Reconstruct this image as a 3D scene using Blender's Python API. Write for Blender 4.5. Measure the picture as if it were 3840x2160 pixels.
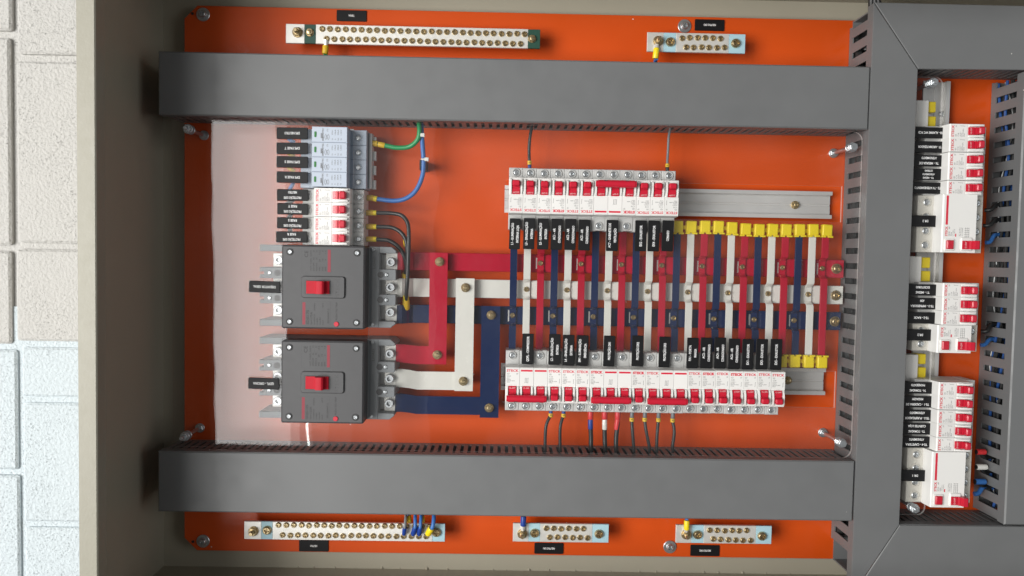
import bpy, bmesh, math, random
from mathutils import Matrix, Vector
random.seed(7)
for o in list(bpy.data.objects): bpy.data.objects.remove(o)
SC = bpy.context.scene
COL = SC.collection

# ------------------------------------------------------------------ camera, light, exposure
# The panel is described in its own frame: x along the rails, y across them, h metres out from the
# mounting plate.  RX turns (x, y, h) into world (x, -h, y).
RX = Matrix.Rotation(math.pi / 2, 4, 'X')
DIST, FPX = 0.985, 2800.0
def rot3(rx, ry, rz):
    return (Matrix.Rotation(rz, 3, 'Z') @ Matrix.Rotation(ry, 3, 'Y') @ Matrix.Rotation(rx, 3, 'X'))
CR = rot3(-0.04240357, -0.01240227, 0.01852214)
cam = bpy.data.cameras.new('camera'); cam.sensor_width = 36; cam.lens = FPX / 3840 * 36
cam.clip_start = .01; cam.clip_end = 50
co = bpy.data.objects.new('camera', cam); COL.objects.link(co)
co.matrix_world = RX @ Matrix.Translation((0, 0, DIST)) @ CR.to_4x4()
SC.camera = co

W = bpy.data.worlds.new('World'); SC.world = W; W.use_nodes = True
bg = W.node_tree.nodes['Background']; bg.inputs[0].default_value = (.97, .985, 1, 1); bg.inputs[1].default_value = .10

def area(name, x, y, h, sx, sy, power, col, tx=0, ty=0, th=0):
    l = bpy.data.lights.new(name, 'AREA'); l.shape = 'RECTANGLE'; l.size = sx; l.size_y = sy
    l.energy = power; l.color = col
    o = bpy.data.objects.new(name, l); COL.objects.link(o)
    d = Vector((tx - x, ty - y, th - h)).normalized()
    zx = -d; yv = Vector((0, 1, 0)); xv = yv.cross(zx).normalized(); yv = zx.cross(xv)
    m = Matrix((xv, yv, zx)).transposed().to_4x4()
    o.matrix_world = RX @ Matrix.Translation((x, y, h)) @ m
    return o
area('skylight_near', -1.805, -.44, 3.5, .89, 2.65, 41, (1, .985, .96), tx=-1.805, ty=-.44)
for x, w, e in ((-1.32, .08, 3.4), (-1.24, .08, 2.0), (-1.15, .10, 1.2), (-1.01, .18, .75), (-.81, .22, .45), (-.57, .26, .25)):   # the opening fades out towards its edge
    area('skylight_edge', x, -.40, 3.5, w - .002, 2.7, e * math.pi * w * 2.7, (1, .985, .96), tx=x, ty=-.40)
area('skylight_far', -4.03, 0, 3.5, 3.55, 3.0, 495, (1, .985, .96), tx=-4.03, ty=0)
area('fill_light', 4.6, .15, 3.5, 2.0, 2.8, 40, (.97, .99, 1), tx=.4)  # added fill that lifts the right-hand shadows, not a known source
area('tube_lamp', -1.235, -1.53, 3.5, .015, 1.32, 1.1, (.86, 1, .98), tx=-1.1, ty=-1.3)
SC.view_settings.view_transform = 'Standard'; SC.view_settings.look = 'None'
SC.view_settings.exposure = 0; SC.view_settings.gamma = 1

# ------------------------------------------------------------------ measuring helpers
def U(px, py, h=0.0):                       # photograph pixel + distance from the plate -> panel x, y
    d = CR @ Vector(((px - 1920) / FPX, -(py - 1080) / FPX, -1))
    t = (h - DIST) / d.z
    return d.x * t, d.y * t
TO = {1: (600, 0), 2: (1800, 0), 3: (2552, 0), 4: (600, 724), 5: (1800, 724), 6: (2552, 724), 7: (600, 1436), 8: (1800, 1436), 9: (2552, 1436)}
def Z(i, x, y, h=0.0):
    return U(TO[i][0] + x / 2, TO[i][1] + y / 2, h)
def RZ(i, x0, x1, y0, y1, h):               # rectangle on the panel: x0, x1, ylow, yhigh
    xm, ym = (x0 + x1) / 2, (y0 + y1) / 2
    return Z(i, x0, ym, h)[0], Z(i, x1, ym, h)[0], Z(i, xm, y1, h)[1], Z(i, xm, y0, h)[1]

# ------------------------------------------------------------------ materials
MATS = {}
def mat(name, col, rough=.5, metal=0., bump=0., bscale=800., coat=0., crough=.1, var=.04, vscale=30., spec=.5, rvar=.08, bdist=.0005, tone=0., specks=0.):
    m = bpy.data.materials.new(name); m.use_nodes = True
    N, L = m.node_tree.nodes, m.node_tree.links
    p = N['Principled BSDF']
    tc = N.new('ShaderNodeTexCoord')
    nz = N.new('ShaderNodeTexNoise'); nz.inputs['Scale'].default_value = vscale; nz.inputs['Detail'].default_value = 6
    L.new(tc.outputs['Object'], nz.inputs['Vector'])
    mx = N.new('ShaderNodeMix'); mx.data_type = 'RGBA'
    mx.inputs[6].default_value = (*[c * (1 - var) for c in col], 1)
    mx.inputs[7].default_value = (*[min(1, c * (1 + var)) for c in col], 1)
    L.new(nz.outputs['Fac'], mx.inputs[0]); colout = mx.outputs[2]
    if tone:                                # pieces of one kind differ a little in shade
        oi = N.new('ShaderNodeObjectInfo'); hs = N.new('ShaderNodeHueSaturation'); rm = N.new('ShaderNodeMapRange')
        rm.inputs[3].default_value = 1 - tone; rm.inputs[4].default_value = 1 + tone
        L.new(oi.outputs['Random'], rm.inputs[0]); L.new(rm.outputs[0], hs.inputs['Value']); L.new(colout, hs.inputs['Color']); colout = hs.outputs[0]
    if specks:                              # dust and swarf
        vo = N.new('ShaderNodeTexVoronoi'); vo.inputs['Scale'].default_value = 55; L.new(tc.outputs['Object'], vo.inputs['Vector'])
        wn = N.new('ShaderNodeMath'); wn.operation = 'LESS_THAN'; wn.inputs[1].default_value = .042; L.new(vo.outputs['Distance'], wn.inputs[0])
        sp = N.new('ShaderNodeSeparateColor'); L.new(vo.outputs['Color'], sp.inputs[0])
        gt = N.new('ShaderNodeMath'); gt.operation = 'LESS_THAN'; gt.inputs[1].default_value = specks; L.new(sp.outputs[0], gt.inputs[0])
        mu = N.new('ShaderNodeMath'); mu.operation = 'MULTIPLY'; L.new(wn.outputs[0], mu.inputs[0]); L.new(gt.outputs[0], mu.inputs[1])
        m3 = N.new('ShaderNodeMix'); m3.data_type = 'RGBA'; m3.inputs[7].default_value = (.75, .74, .7, 1)
        L.new(mu.outputs[0], m3.inputs[0]); L.new(colout, m3.inputs[6]); colout = m3.outputs[2]
    L.new(colout, p.inputs['Base Color'])
    mr = N.new('ShaderNodeMapRange'); mr.inputs[3].default_value = max(.02, rough - rvar); mr.inputs[4].default_value = rough + rvar
    n2 = N.new('ShaderNodeTexNoise'); n2.inputs['Scale'].default_value = vscale * 4; n2.inputs['Detail'].default_value = 4
    L.new(tc.outputs['Object'], n2.inputs['Vector'])
    L.new(n2.outputs['Fac'], mr.inputs[0]); L.new(mr.outputs[0], p.inputs['Roughness'])
    p.inputs['Metallic'].default_value = metal
    p.inputs['Specular IOR Level'].default_value = spec
    p.inputs['Coat Weight'].default_value = coat; p.inputs['Coat Roughness'].default_value = crough
    if bump:
        n3 = N.new('ShaderNodeTexNoise'); n3.inputs['Scale'].default_value = bscale; n3.inputs['Detail'].default_value = 2
        L.new(tc.outputs['Object'], n3.inputs['Vector'])
        b = N.new('ShaderNodeBump'); b.inputs['Strength'].default_value = bump; b.inputs['Distance'].default_value = bdist
        L.new(n3.outputs['Fac'], b.inputs['Height']); L.new(b.outputs[0], p.inputs['Normal'])
        if coat: L.new(b.outputs[0], p.inputs['Coat Normal'])
    MATS[name] = m
    return m
mat('orange', (.62, .074, .005), .45, 0, .22, 680, coat=.5, crough=.05, var=.07, vscale=6, bdist=.0006, specks=.10, spec=.3)
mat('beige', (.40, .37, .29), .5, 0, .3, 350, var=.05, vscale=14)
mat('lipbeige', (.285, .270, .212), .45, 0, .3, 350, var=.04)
mat('duct', (.152, .156, .158), .45, 0, .08, 900, var=.08, vscale=10, specks=.05, rvar=.18)
mat('white', (.78, .772, .745), .38, 0, .05, 1500, var=.03, tone=.04)
mat('shell', (.58, .58, .565), .45, 0, .08, 1500, var=.05, tone=.06)
mat('cream', (.62, .60, .54), .45, 0, .05, 1500, var=.03)
mat('red', (.54, .012, .034), .36, 0, .04, 1200, coat=.1, var=.05)
mat('dullred', (.24, .02, .035), .5)
mat('levered', (.44, .008, .022), .55, var=.05, spec=.2)
mat('redprint', (.66, .02, .05), .5)
mat('greyprint', (.13, .13, .13), .5)
mat('whiteprint', (.85, .85, .85), .5)
mat('pinkprint', (.82, .5, .5), .5)
mat('black', (.007, .007, .008), .5, 0, .1, 900, var=.2, vscale=60, spec=.3)
mat('blackgap', (.02, .02, .02), .6)
mat('mccb', (.072, .072, .075), .5, 0, .15, 1400, var=.05)
mat('mccbdark', (.06, .06, .062), .5, 0, .1, 1400)
mat('mccbshell', (.22, .235, .245), .5, 0, .12, 1400, var=.06)
mat('dps', (.46, .515, .60), .4, 0, .05, 1400, var=.03)
mat('dpsbase', (.38, .44, .52), .45, 0, .05, 1400, var=.04)
mat('green', (.02, .17, .03), .3)
mat('darkgreen', (.012, .06, .04), .5)
mat('ltblue', (.36, .55, .62), .5, var=.05)
mat('redbar', (.44, .008, .030), .22, 0, .3, 150, coat=.9, crough=.1, var=.07, vscale=25)
mat('whitebar', (.70, .695, .64), .25, 0, .3, 150, coat=.9, crough=.1, var=.04, vscale=25)
mat('navybar', (.008, .020, .072), .22, 0, .3, 150, coat=.9, crough=.1, var=.1, vscale=25)
mat('yellow', (.80, .62, .015), .35, 0, .1, 900, var=.06)
mat('sleeve', (.70, .45, .02), .45, 0, .1, 900, var=.06)
mat('brass', (.54, .43, .25), .32, .9, .1, 900, var=.25, vscale=160)
mat('steel', (.56, .585, .60), .34, .85, .1, 900, var=.15, vscale=160)
mat('tin', (.74, .73, .69), .45, .5, .25, 90, var=.06, vscale=50)
mat('aluminium', (.66, .655, .64), .42, .55, .1, 120, var=.08, vscale=14)
mat('wblack', (.017, .018, .018), .42, 0, .05, 500)
mat('wblue', (.035, .145, .42), .4, 0, .05, 500)
mat('wgreen', (.012, .27, .085), .4, 0, .05, 500)
mat('wgrey', (.17, .18, .19), .4, 0, .05, 500)
mat('wblueshade', (.018, .07, .24), .4, 0, .05, 500)  # wblue darkened: shade inside the right duct put into the colour
mat('lugblue', (.01, .045, .26), .4)
mat('slred', (.62, .035, .04), .4)
mat('tie', (.72, .72, .68), .45)
mat('comb', (.55, .57, .57), .5)
mat('blackloom', (.012, .012, .013), .6)

def acrylic_mat():
    m = bpy.data.materials.new('acrylic'); m.use_nodes = True
    N, L = m.node_tree.nodes, m.node_tree.links
    N.remove(N['Principled BSDF']); out = N['Material Output']
    t = N.new('ShaderNodeBsdfTransparent'); t.inputs[0].default_value = (.985, .985, .985, 1)
    g = N.new('ShaderNodeBsdfGlossy'); g.inputs['Roughness'].default_value = .015
    fr = N.new('ShaderNodeFresnel'); fr.inputs[0].default_value = 1.49
    geo = N.new('ShaderNodeNewGeometry')
    # thin sheet: the far face reflects like the near one instead of going into total reflection
    lw = N.new('ShaderNodeLayerWeight'); lw.inputs[0].default_value = .5
    cv = N.new('ShaderNodeMath'); cv.operation = 'POWER'; cv.inputs[1].default_value = 4.5
    L.new(lw.outputs['Facing'], cv.inputs[0])
    ma = N.new('ShaderNodeMath'); ma.operation = 'MULTIPLY_ADD'; ma.inputs[1].default_value = .25; ma.inputs[2].default_value = .034
    L.new(cv.outputs[0], ma.inputs[0])
    # faint smears and dust, strengthened to imitate uneven reflected haze
    tc = N.new('ShaderNodeTexCoord'); nz = N.new('ShaderNodeTexNoise'); nz.inputs['Scale'].default_value = 7; nz.inputs['Detail'].default_value = 7
    L.new(tc.outputs['Object'], nz.inputs['Vector'])
    mr = N.new('ShaderNodeMapRange'); mr.inputs[1].default_value = .45; mr.inputs[2].default_value = .8; mr.inputs[3].default_value = .001; mr.inputs[4].default_value = .020
    L.new(nz.outputs['Fac'], mr.inputs[0])
    df = N.new('ShaderNodeBsdfDiffuse'); df.inputs[0].default_value = (.8, .8, .8, 1)
    wv = N.new('ShaderNodeTexNoise'); wv.inputs['Scale'].default_value = 9; wv.inputs['Detail'].default_value = 1
    L.new(tc.outputs['Object'], wv.inputs['Vector'])
    bp = N.new('ShaderNodeBump'); bp.inputs['Strength'].default_value = 1; bp.inputs['Distance'].default_value = .0008
    L.new(wv.outputs['Fac'], bp.inputs['Height']); L.new(bp.outputs[0], g.inputs['Normal'])
    m1 = N.new('ShaderNodeMixShader'); m2 = N.new('ShaderNodeMixShader')
    L.new(mr.outputs[0], m1.inputs[0]); L.new(t.outputs[0], m1.inputs[1]); L.new(df.outputs[0], m1.inputs[2])
    L.new(ma.outputs[0], m2.inputs[0]); L.new(m1.outputs[0], m2.inputs[1]); L.new(g.outputs[0], m2.inputs[2])
    L.new(m2.outputs[0], out.inputs['Surface'])
    N.remove(fr); N.remove(geo)
    MATS['acrylic'] = m
acrylic_mat()

def rim_mat():
    m = bpy.data.materials.new('acrylic_rim'); m.use_nodes = True
    N, L = m.node_tree.nodes, m.node_tree.links
    N.remove(N['Principled BSDF'])
    t = N.new('ShaderNodeBsdfTransparent'); d = N.new('ShaderNodeBsdfDiffuse'); d.inputs[0].default_value = (.8, .79, .77, 1)
    x = N.new('ShaderNodeMixShader'); x.inputs[0].default_value = .3
    L.new(t.outputs[0], x.inputs[1]); L.new(d.outputs[0], x.inputs[2]); L.new(x.outputs[0], N['Material Output'].inputs['Surface'])
    MATS['rim'] = m
rim_mat()

def wall_mat(name, col, pit):
    m = bpy.data.materials.new(name); m.use_nodes = True
    N, L = m.node_tree.nodes, m.node_tree.links
    p = N['Principled BSDF']; p.inputs['Roughness'].default_value = .75
    tc = N.new('ShaderNodeTexCoord')
    a = N.new('ShaderNodeTexNoise'); a.inputs['Scale'].default_value = 260; a.inputs['Detail'].default_value = 6; a.inputs['Roughness'].default_value = .62
    v = N.new('ShaderNodeTexNoise'); v.inputs['Scale'].default_value = 520; v.inputs['Detail'].default_value = 2
    msk = N.new('ShaderNodeTexNoise'); msk.inputs['Scale'].default_value = 11; msk.inputs['Detail'].default_value = 3
    for n in (a, v, msk): L.new(tc.outputs['Object'], n.inputs['Vector'])
    pt = N.new('ShaderNodeMapRange'); pt.inputs[1].default_value = .64; pt.inputs[2].default_value = .74; pt.inputs[3].default_value = 0; pt.inputs[4].default_value = -.7
    L.new(v.outputs['Fac'], pt.inputs[0])
    mk = N.new('ShaderNodeMapRange'); mk.inputs[1].default_value = .42; mk.inputs[2].default_value = .6
    L.new(msk.outputs['Fac'], mk.inputs[0])
    mu = N.new('ShaderNodeMath'); mu.operation = 'MULTIPLY'; L.new(pt.outputs[0], mu.inputs[0]); L.new(mk.outputs[0], mu.inputs[1])
    ad = N.new('ShaderNodeMath'); ad.operation = 'ADD'; L.new(a.outputs['Fac'], ad.inputs[0]); L.new(mu.outputs[0], ad.inputs[1])
    b = N.new('ShaderNodeBump'); b.inputs['Strength'].default_value = pit; b.inputs['Distance'].default_value = .003
    L.new(ad.outputs[0], b.inputs['Height']); L.new(b.outputs[0], p.inputs['Normal'])
    mx = N.new('ShaderNodeMix'); mx.data_type = 'RGBA'
    mx.inputs[6].default_value = (*[c * .94 for c in col], 1); mx.inputs[7].default_value = (*col, 1)
    L.new(msk.outputs['Fac'], mx.inputs[0]); L.new(mx.outputs[2], p.inputs['Base Color'])
    MATS[name] = m
wall_mat('wallwarm', (.535, .525, .50), 1.0)
wall_mat('wallcool', (.59, .655, .685), 1.)  # lower blocks: brighter, cooler base colour than the upper ones

# ------------------------------------------------------------------ mesh helpers
class MB:
    def __init__(s): s.v = []; s.f = []
    def _cap(s, idx): s.f.append(idx)
    def ngon(s, rings, cap0=True, cap1=True):
        n = len(rings[0]); base = len(s.v)
        for r in rings: s.v += [tuple(p) for p in r]
        for k in range(len(rings) - 1):
            a = base + k * n; b = a + n
            for i in range(n):
                j = (i + 1) % n
                s.f.append((a + i, a + j, b + j, b + i))
        if cap0: s.f.append(tuple(base + i for i in reversed(range(n))))
        if cap1: s.f.append(tuple(base + (len(rings) - 1) * n + i for i in range(n)))
        return s
    @staticmethod
    def inset(poly, b):
        n = len(poly); out = []
        for i in range(n):
            p0, p1, p2 = Vector(poly[i - 1]), Vector(poly[i]), Vector(poly[(i + 1) % n])
            d1, d2 = (p1 - p0), (p2 - p1)
            if d1.length < 1e-9 or d2.length < 1e-9: out.append(tuple(p1)); continue
            d1.normalize(); d2.normalize()
            n1, n2 = Vector((-d1.y, d1.x)), Vector((-d2.y, d2.x))
            m = n1 + n2; k = b / max(.3, (1 + n1.dot(n2)))
            out.append((p1.x + m.x * k, p1.y + m.y * k))
        return out
    def prism(s, poly, z0, z1, b=0.):
        a = sum(poly[i - 1][0] * poly[i][1] - poly[i][0] * poly[i - 1][1] for i in range(len(poly)))
        if a < 0: poly = poly[::-1]
        if b:
            q = s.inset(poly, b)
            return s.ngon([[(x, y, z0) for x, y in poly], [(x, y, z1 - b) for x, y in poly], [(x, y, z1) for x, y in q]])
        return s.ngon([[(x, y, z0) for x, y in poly], [(x, y, z1) for x, y in poly]])
    def box(s, x0, x1, y0, y1, z0, z1, b=0.):
        return s.prism([(x0, y0), (x1, y0), (x1, y1), (x0, y1)], z0, z1, b)
    def extx(s, prof, x0, x1):              # profile of (y, h) swept along x
        a = sum(prof[i - 1][0] * prof[i][1] - prof[i][0] * prof[i - 1][1] for i in range(len(prof)))
        if a < 0: prof = prof[::-1]
        return s.ngon([[(x0, y, z) for y, z in prof], [(x1, y, z) for y, z in prof]])
    def exty(s, prof, y0, y1):              # profile of (x, h) swept along y
        a = sum(prof[i - 1][0] * prof[i][1] - prof[i][0] * prof[i - 1][1] for i in range(len(prof)))
        if a > 0: prof = prof[::-1]
        return s.ngon([[(x, y0, z) for x, z in prof], [(x, y1, z) for x, z in prof]])
    def lathe(s, cx, cy, prof, n=20, cap0=True, cap1=True):
        return s.ngon([[(cx + r * math.cos(2 * math.pi * i / n), cy + r * math.sin(2 * math.pi * i / n), z) for i in range(n)] for r, z in prof], cap0, cap1)
    def tube(s, pts, r, n=10):
        P = [Vector(p) for p in pts]; rings = []
        up = Vector((.13, .21, 1)).normalized()
        for i, p in enumerate(P):
            t = (P[min(i + 1, len(P) - 1)] - P[max(i - 1, 0)]).normalized()
            if i == 0:
                a = t.cross(up)
                if a.length < .1: a = t.cross(Vector((1, 0, 0)))
                a.normalize()
            else:
                a = (a - t * a.dot(t)).normalized()
            b = t.cross(a)
            rr_ = r[i] if isinstance(r, (list, tuple)) else r
            rings.append([tuple(p + (a * math.cos(2 * math.pi * k / n) + b * math.sin(2 * math.pi * k / n)) * rr_) for k in range(n)])
        return s.ngon(rings)
    def mesh(s, name, m):
        me = bpy.data.meshes.new(name); me.from_pydata(s.v, [], s.f); me.update()
        bm = bmesh.new(); bm.from_mesh(me); bmesh.ops.recalc_face_normals(bm, faces=bm.faces); bm.to_mesh(me); bm.free()
        me.materials.append(MATS[m])
        me.polygons.foreach_set('use_smooth', [True] * len(me.polygons))
        me.set_sharp_from_angle(angle=math.radians(32))
        return me

def rr(x0, x1, y0, y1, r, n=4):
    o = []
    for cx, cy, a in ((x1 - r, y1 - r, 0), (x0 + r, y1 - r, 90), (x0 + r, y0 + r, 180), (x1 - r, y0 + r, 270)):
        for k in range(n + 1):
            t = math.radians(a + 90 * k / n); o.append((cx + r * math.cos(t), cy + r * math.sin(t)))
    return o

def smooth(pts, k=8):
    P = [Vector(p) for p in pts]; out = []
    for i in range(len(P) - 1):
        p0, p1, p2, p3 = P[max(i - 1, 0)], P[i], P[i + 1], P[min(i + 2, len(P) - 1)]
        for j in range(k):
            t = j / k
            out.append(.5 * ((2 * p1) + (p2 - p0) * t + (2 * p0 - 5 * p1 + 4 * p2 - p3) * t * t + (3 * p1 - p0 - 3 * p2 + p3) * t ** 3))
    out.append(P[-1]); return out

CACHE = {}
def part(name, m, parent, mb, x=0, y=0, h=0, rot=0, key=None, label=None):
    if key is not None and key in CACHE: me = CACHE[key]
    else:
        me = (mb() if callable(mb) else mb).mesh(name, m)
        if key is not None: CACHE[key] = me
    o = bpy.data.objects.new(name, me); COL.objects.link(o)
    o.matrix_basis = Matrix.Translation((x, y, h)) @ Matrix.Rotation(math.radians(rot), 4, 'Z')
    if parent is not None: o.parent = parent
    else: o.matrix_basis = RX @ o.matrix_basis
    if label: o['label'] = label
    return o
def tag(o, label, cat, group=None, kind=None):
    o['label'] = label; o['category'] = cat
    if group: o['group'] = group
    if kind: o['kind'] = kind
    return o
def thing(name, label, cat, x=0, y=0, h=0, rot=0, group=None):
    o = bpy.data.objects.new(name, None); COL.objects.link(o); o.empty_display_size = .01
    o.matrix_basis = RX @ Matrix.Translation((x, y, h)) @ Matrix.Rotation(math.radians(rot), 4, 'Z')
    return tag(o, label, cat, group)

def text_mesh(s, ch, w, m, bold):
    key = ('t', s, round(ch, 5), w and round(w, 5), m, bold)
    if key in CACHE: return CACHE[key]
    c = bpy.data.curves.new('lettering', 'FONT'); c.body = s; c.size = 1; c.resolution_u = 2
    c.align_x = 'CENTER'; c.offset = bold; c.fill_mode = 'FRONT'
    ob = bpy.data.objects.new('lettering', c)
    me = bpy.data.meshes.new_from_object(ob)
    bpy.data.objects.remove(ob); bpy.data.curves.remove(c)
    xs = [v.co.x for v in me.vertices]; ys = [v.co.y for v in me.vertices]
    cx, cy = (min(xs) + max(xs)) / 2, .36
    k = ch / .72; kx = k if not w else w / (max(xs) - min(xs))
    for v in me.vertices: v.co = ((v.co.x - cx) * kx, (v.co.y - cy) * k, 0)
    me.materials.clear(); me.materials.append(MATS[m]); me.name = 'lettering'
    CACHE[key] = me
    return me
def text(parent, s, x, y, h, ch, w=None, m='whiteprint', rot=0, bold=.012, name='lettering'):
    o = bpy.data.objects.new(name, text_mesh(s, ch, w, m, bold)); COL.objects.link(o); o.parent = parent
    o.matrix_basis = Matrix.Translation((x, y, h)) @ Matrix.Rotation(math.radians(rot), 4, 'Z')
    return o

# cross-head screw: dome with a real cross recess
def screw_mb(r, dome, cross=True, washer=0):
    s = MB(); n = 24
    rings = [[(r * math.cos(2 * math.pi * i / n) * q, r * math.sin(2 * math.pi * i / n) * q, z) for i in range(n)]
             for q, z in ((1, 0), (1, dome * .35), (.86, dome * .8), (.70, dome))]
    s.ngon(rings, True, False)
    top = len(s.v) - n
    a, b = .19 * r, .60 * r
    cr = [(b, -a), (b, a), (a, a), (a, b), (-a, b), (-a, a), (-b, a), (-b, -a), (-a, -a), (-a, -b), (a, -b), (a, -a)]
    c0 = len(s.v); s.v += [(x, y, dome) for x, y in cr]
    c1 = len(s.v); s.v += [(x * .8, y * .8, dome * .25) for x, y in cr]
    # bridge circle to cross by angle
    ang = lambda p: math.atan2(p[1], p[0]) % (2 * math.pi)
    oi = sorted(range(n), key=lambda i: ang(s.v[top + i])); ci = sorted(range(12), key=lambda i: ang(cr[i]))
    O = [(ang(s.v[top + i]), top + i) for i in oi]; C = [(ang(cr[i]), c0 + i) for i in ci]
    i = j = 0
    while i < n or j < 12:
        ta = O[(i + 1) % n][0] + (2 * math.pi if i + 1 >= n else 0) if i < n else 99
        tb = C[(j + 1) % 12][0] + (2 * math.pi if j + 1 >= 12 else 0) if j < 12 else 99
        if ta <= tb: s.f.append((O[i % n][1], O[(i + 1) % n][1], C[j % 12][1])); i += 1
        else: s.f.append((O[i % n][1], C[(j + 1) % 12][1], C[j % 12][1])); j += 1
    for k in range(12): s.f.append((c0 + k, c0 + (k + 1) % 12, c1 + (k + 1) % 12, c1 + k))
    s.f.append(tuple(c1 + k for k in range(12)))
    if washer: s.lathe(0, 0, [(washer, -.0012), (washer, -.0003), (washer * .93, 0.0), (r * .8, 0.0)], 24)
    return s
def screw(parent, x, y, h, r=.0036, dome=.0022, m='brass', rot=None, name='screw'):
    return part(name, m, parent, lambda: screw_mb(r, dome), x, y, h, random.uniform(0, 90) if rot is None else rot, ('screw', r, dome, m))
def nut_mb(r, t, bore, studh):
    s = MB()
    hexa = lambda q: [(q * math.cos(math.radians(60 * k)), q * math.sin(math.radians(60 * k))) for k in range(6)]
    s.lathe(0, 0, [(r * 1.12, 0), (r * 1.12, t * .2), (r * 1.05, t * .28)], 20)
    s.ngon([[(x, y, t * .28) for x, y in hexa(r)], [(x, y, t * .86) for x, y in hexa(r)], [(x, y, t) for x, y in hexa(r * .86)]])
    s.lathe(0, 0, [(bore, t), (bore, t + studh * .75), (bore * .7, t + studh)], 16)
    return s
def nut(parent, x, y, h, r=.0055, t=.005, bore=.003, stud=.002, m='brass', name='nut'):
    return part(name, m, parent, lambda: nut_mb(r, t, bore, stud), x, y, h, random.uniform(0, 60), ('nut', r, t, bore, stud, m))

# ------------------------------------------------------------------ block wall behind the cabinet
wall = thing('block_wall', 'white painted concrete block wall beside the cabinet', 'wall')
WH = -.03
part('mortar', 'wallwarm', wall, MB().box(-.90, 1.0, -.0800, .70, WH - .03, WH - .007))
part('mortar', 'wallcool', wall, MB().box(-.90, 1.0, -.80, -.0802, WH - .03, WH - .005))
def block(px0, px1, py0, py1, m):
    x0, y1 = U(px0, py0, WH); x1, y0 = U(px1, py1, WH)
    g = .0022
    s = MB(); poly = rr(x0 + g, x1 - g, y0 + g, y1 - g, .004, 3)
    q = MB.inset(poly[::1], .003)
    s.ngon([[(x, y, WH - .02) for x, y in poly], [(x, y, WH - .0025) for x, y in poly], [(x, y, WH) for x, y in q]])
    part('block', m, wall, s)
for a in ((-600, 48, -560, 120), (-600, 48, 120, 925), (-600, 48, 925, 1296), (52, 800, -480, 222), (52, 800, 222, 928), (52, 800, 928, 1296)):
    block(*a, 'wallwarm')
for a in ((-600, 72, 1296, 1768), (-600, 84, 1768, 2500), (74, 800, 1296, 1504), (78, 800, 1504, 1972), (86, 800, 1972, 2600)):
    block(*a, 'wallcool')

# ------------------------------------------------------------------ cabinet
cab = thing('cabinet', 'beige steel electrical cabinet with a deep folded front lip', 'cabinet')
BH, FH = -.020, .198
XL, YB, YT, XR = -.4536, -.4294, .3465, .80
part('back_panel', 'beige', cab, MB().box(XL, XR, YB, YT, BH - .002, BH))
part('side_wall', 'beige', cab, MB().exty([(XL - .0016, BH - .002), (XL, BH - .002), (XL, .166), (-.4432, FH - .0060), (-.4432, FH - .0018), (-.4448, FH - .0018), (-.4448, FH - .0064), (XL - .0016, .1664)], YB, YT))
part('side_wall', 'beige', cab, MB().box(XL - .0016, XR, YB - .0016, YB, BH - .002, FH - .0018))
part('side_wall', 'beige', cab, MB().box(XL - .0016, XR, YT, YT + .0016, BH - .002, FH - .0018))
LX = -.4250
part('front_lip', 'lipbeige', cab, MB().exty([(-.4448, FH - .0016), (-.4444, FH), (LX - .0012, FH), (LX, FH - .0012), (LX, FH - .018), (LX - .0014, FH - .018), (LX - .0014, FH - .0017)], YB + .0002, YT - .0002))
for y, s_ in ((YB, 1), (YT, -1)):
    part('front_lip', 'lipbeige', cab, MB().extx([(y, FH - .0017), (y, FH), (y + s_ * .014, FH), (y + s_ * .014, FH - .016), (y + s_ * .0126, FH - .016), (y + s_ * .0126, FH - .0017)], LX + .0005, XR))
# weld beads along the lower inner corner
wb = MB()
for k in range(26):
    x = -.33 + k * .029 + random.uniform(-.008, .008); r = random.uniform(.0009, .0022)
    wb.lathe(x, YB + r * .6, [(r, BH), (r * .8, BH + r * .6), (r * .3, BH + r)], 8)
part('weld_bead', 'beige', cab, wb)

# ------------------------------------------------------------------ mounting plate
plate = thing('mounting_plate', 'glossy orange steel mounting plate with clipped corners', 'mounting plate')
PL, PB, PT, PR, c = -.4174, -.3994, .3168, .78, .017
pm = MB().prism([(PL + c, PB), (PR, PB), (PR, PT), (PL + c, PT), (PL, PT - c), (PL, PB + c)], -.0020, 0, .0006)
pm.exty([(PL + .02, -.0185), (PL + .0215, -.0185), (PL + .0215, -.0021), (PL + .02, -.0021)], PB + .03, PT - .03)
part('sheet', 'orange', plate, pm)
for i, x, y in ((1, 325, 110), (2, 1533, 197), (7, 325, 1185), (8, 1423, 1228)):
    X, Y = Z(i, x, y)
    w = part('washer', 'steel', plate, lambda: MB().lathe(0, 0, [(.0087, .0002), (.0087, .0012), (.0082, .0016), (.0058, .0016), (.0055, .0022), (.0020, .0022)], 28), X, Y, 0, 0, 'washer')
    part('screw', 'steel', w, lambda: screw_mb(.0050, .0034), 0, 0, .0022, random.uniform(0, 90), 'bigsteel')
for i, x, y in ((1, 243, 102), (7, 247, 1190)):
    X, Y = Z(i, x, y); part('hole', 'blackgap', plate, lambda: MB().lathe(0, 0, [(.0019, .0001), (.0019, .0003)], 14), X, Y, 0, 0, 'phole')

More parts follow.
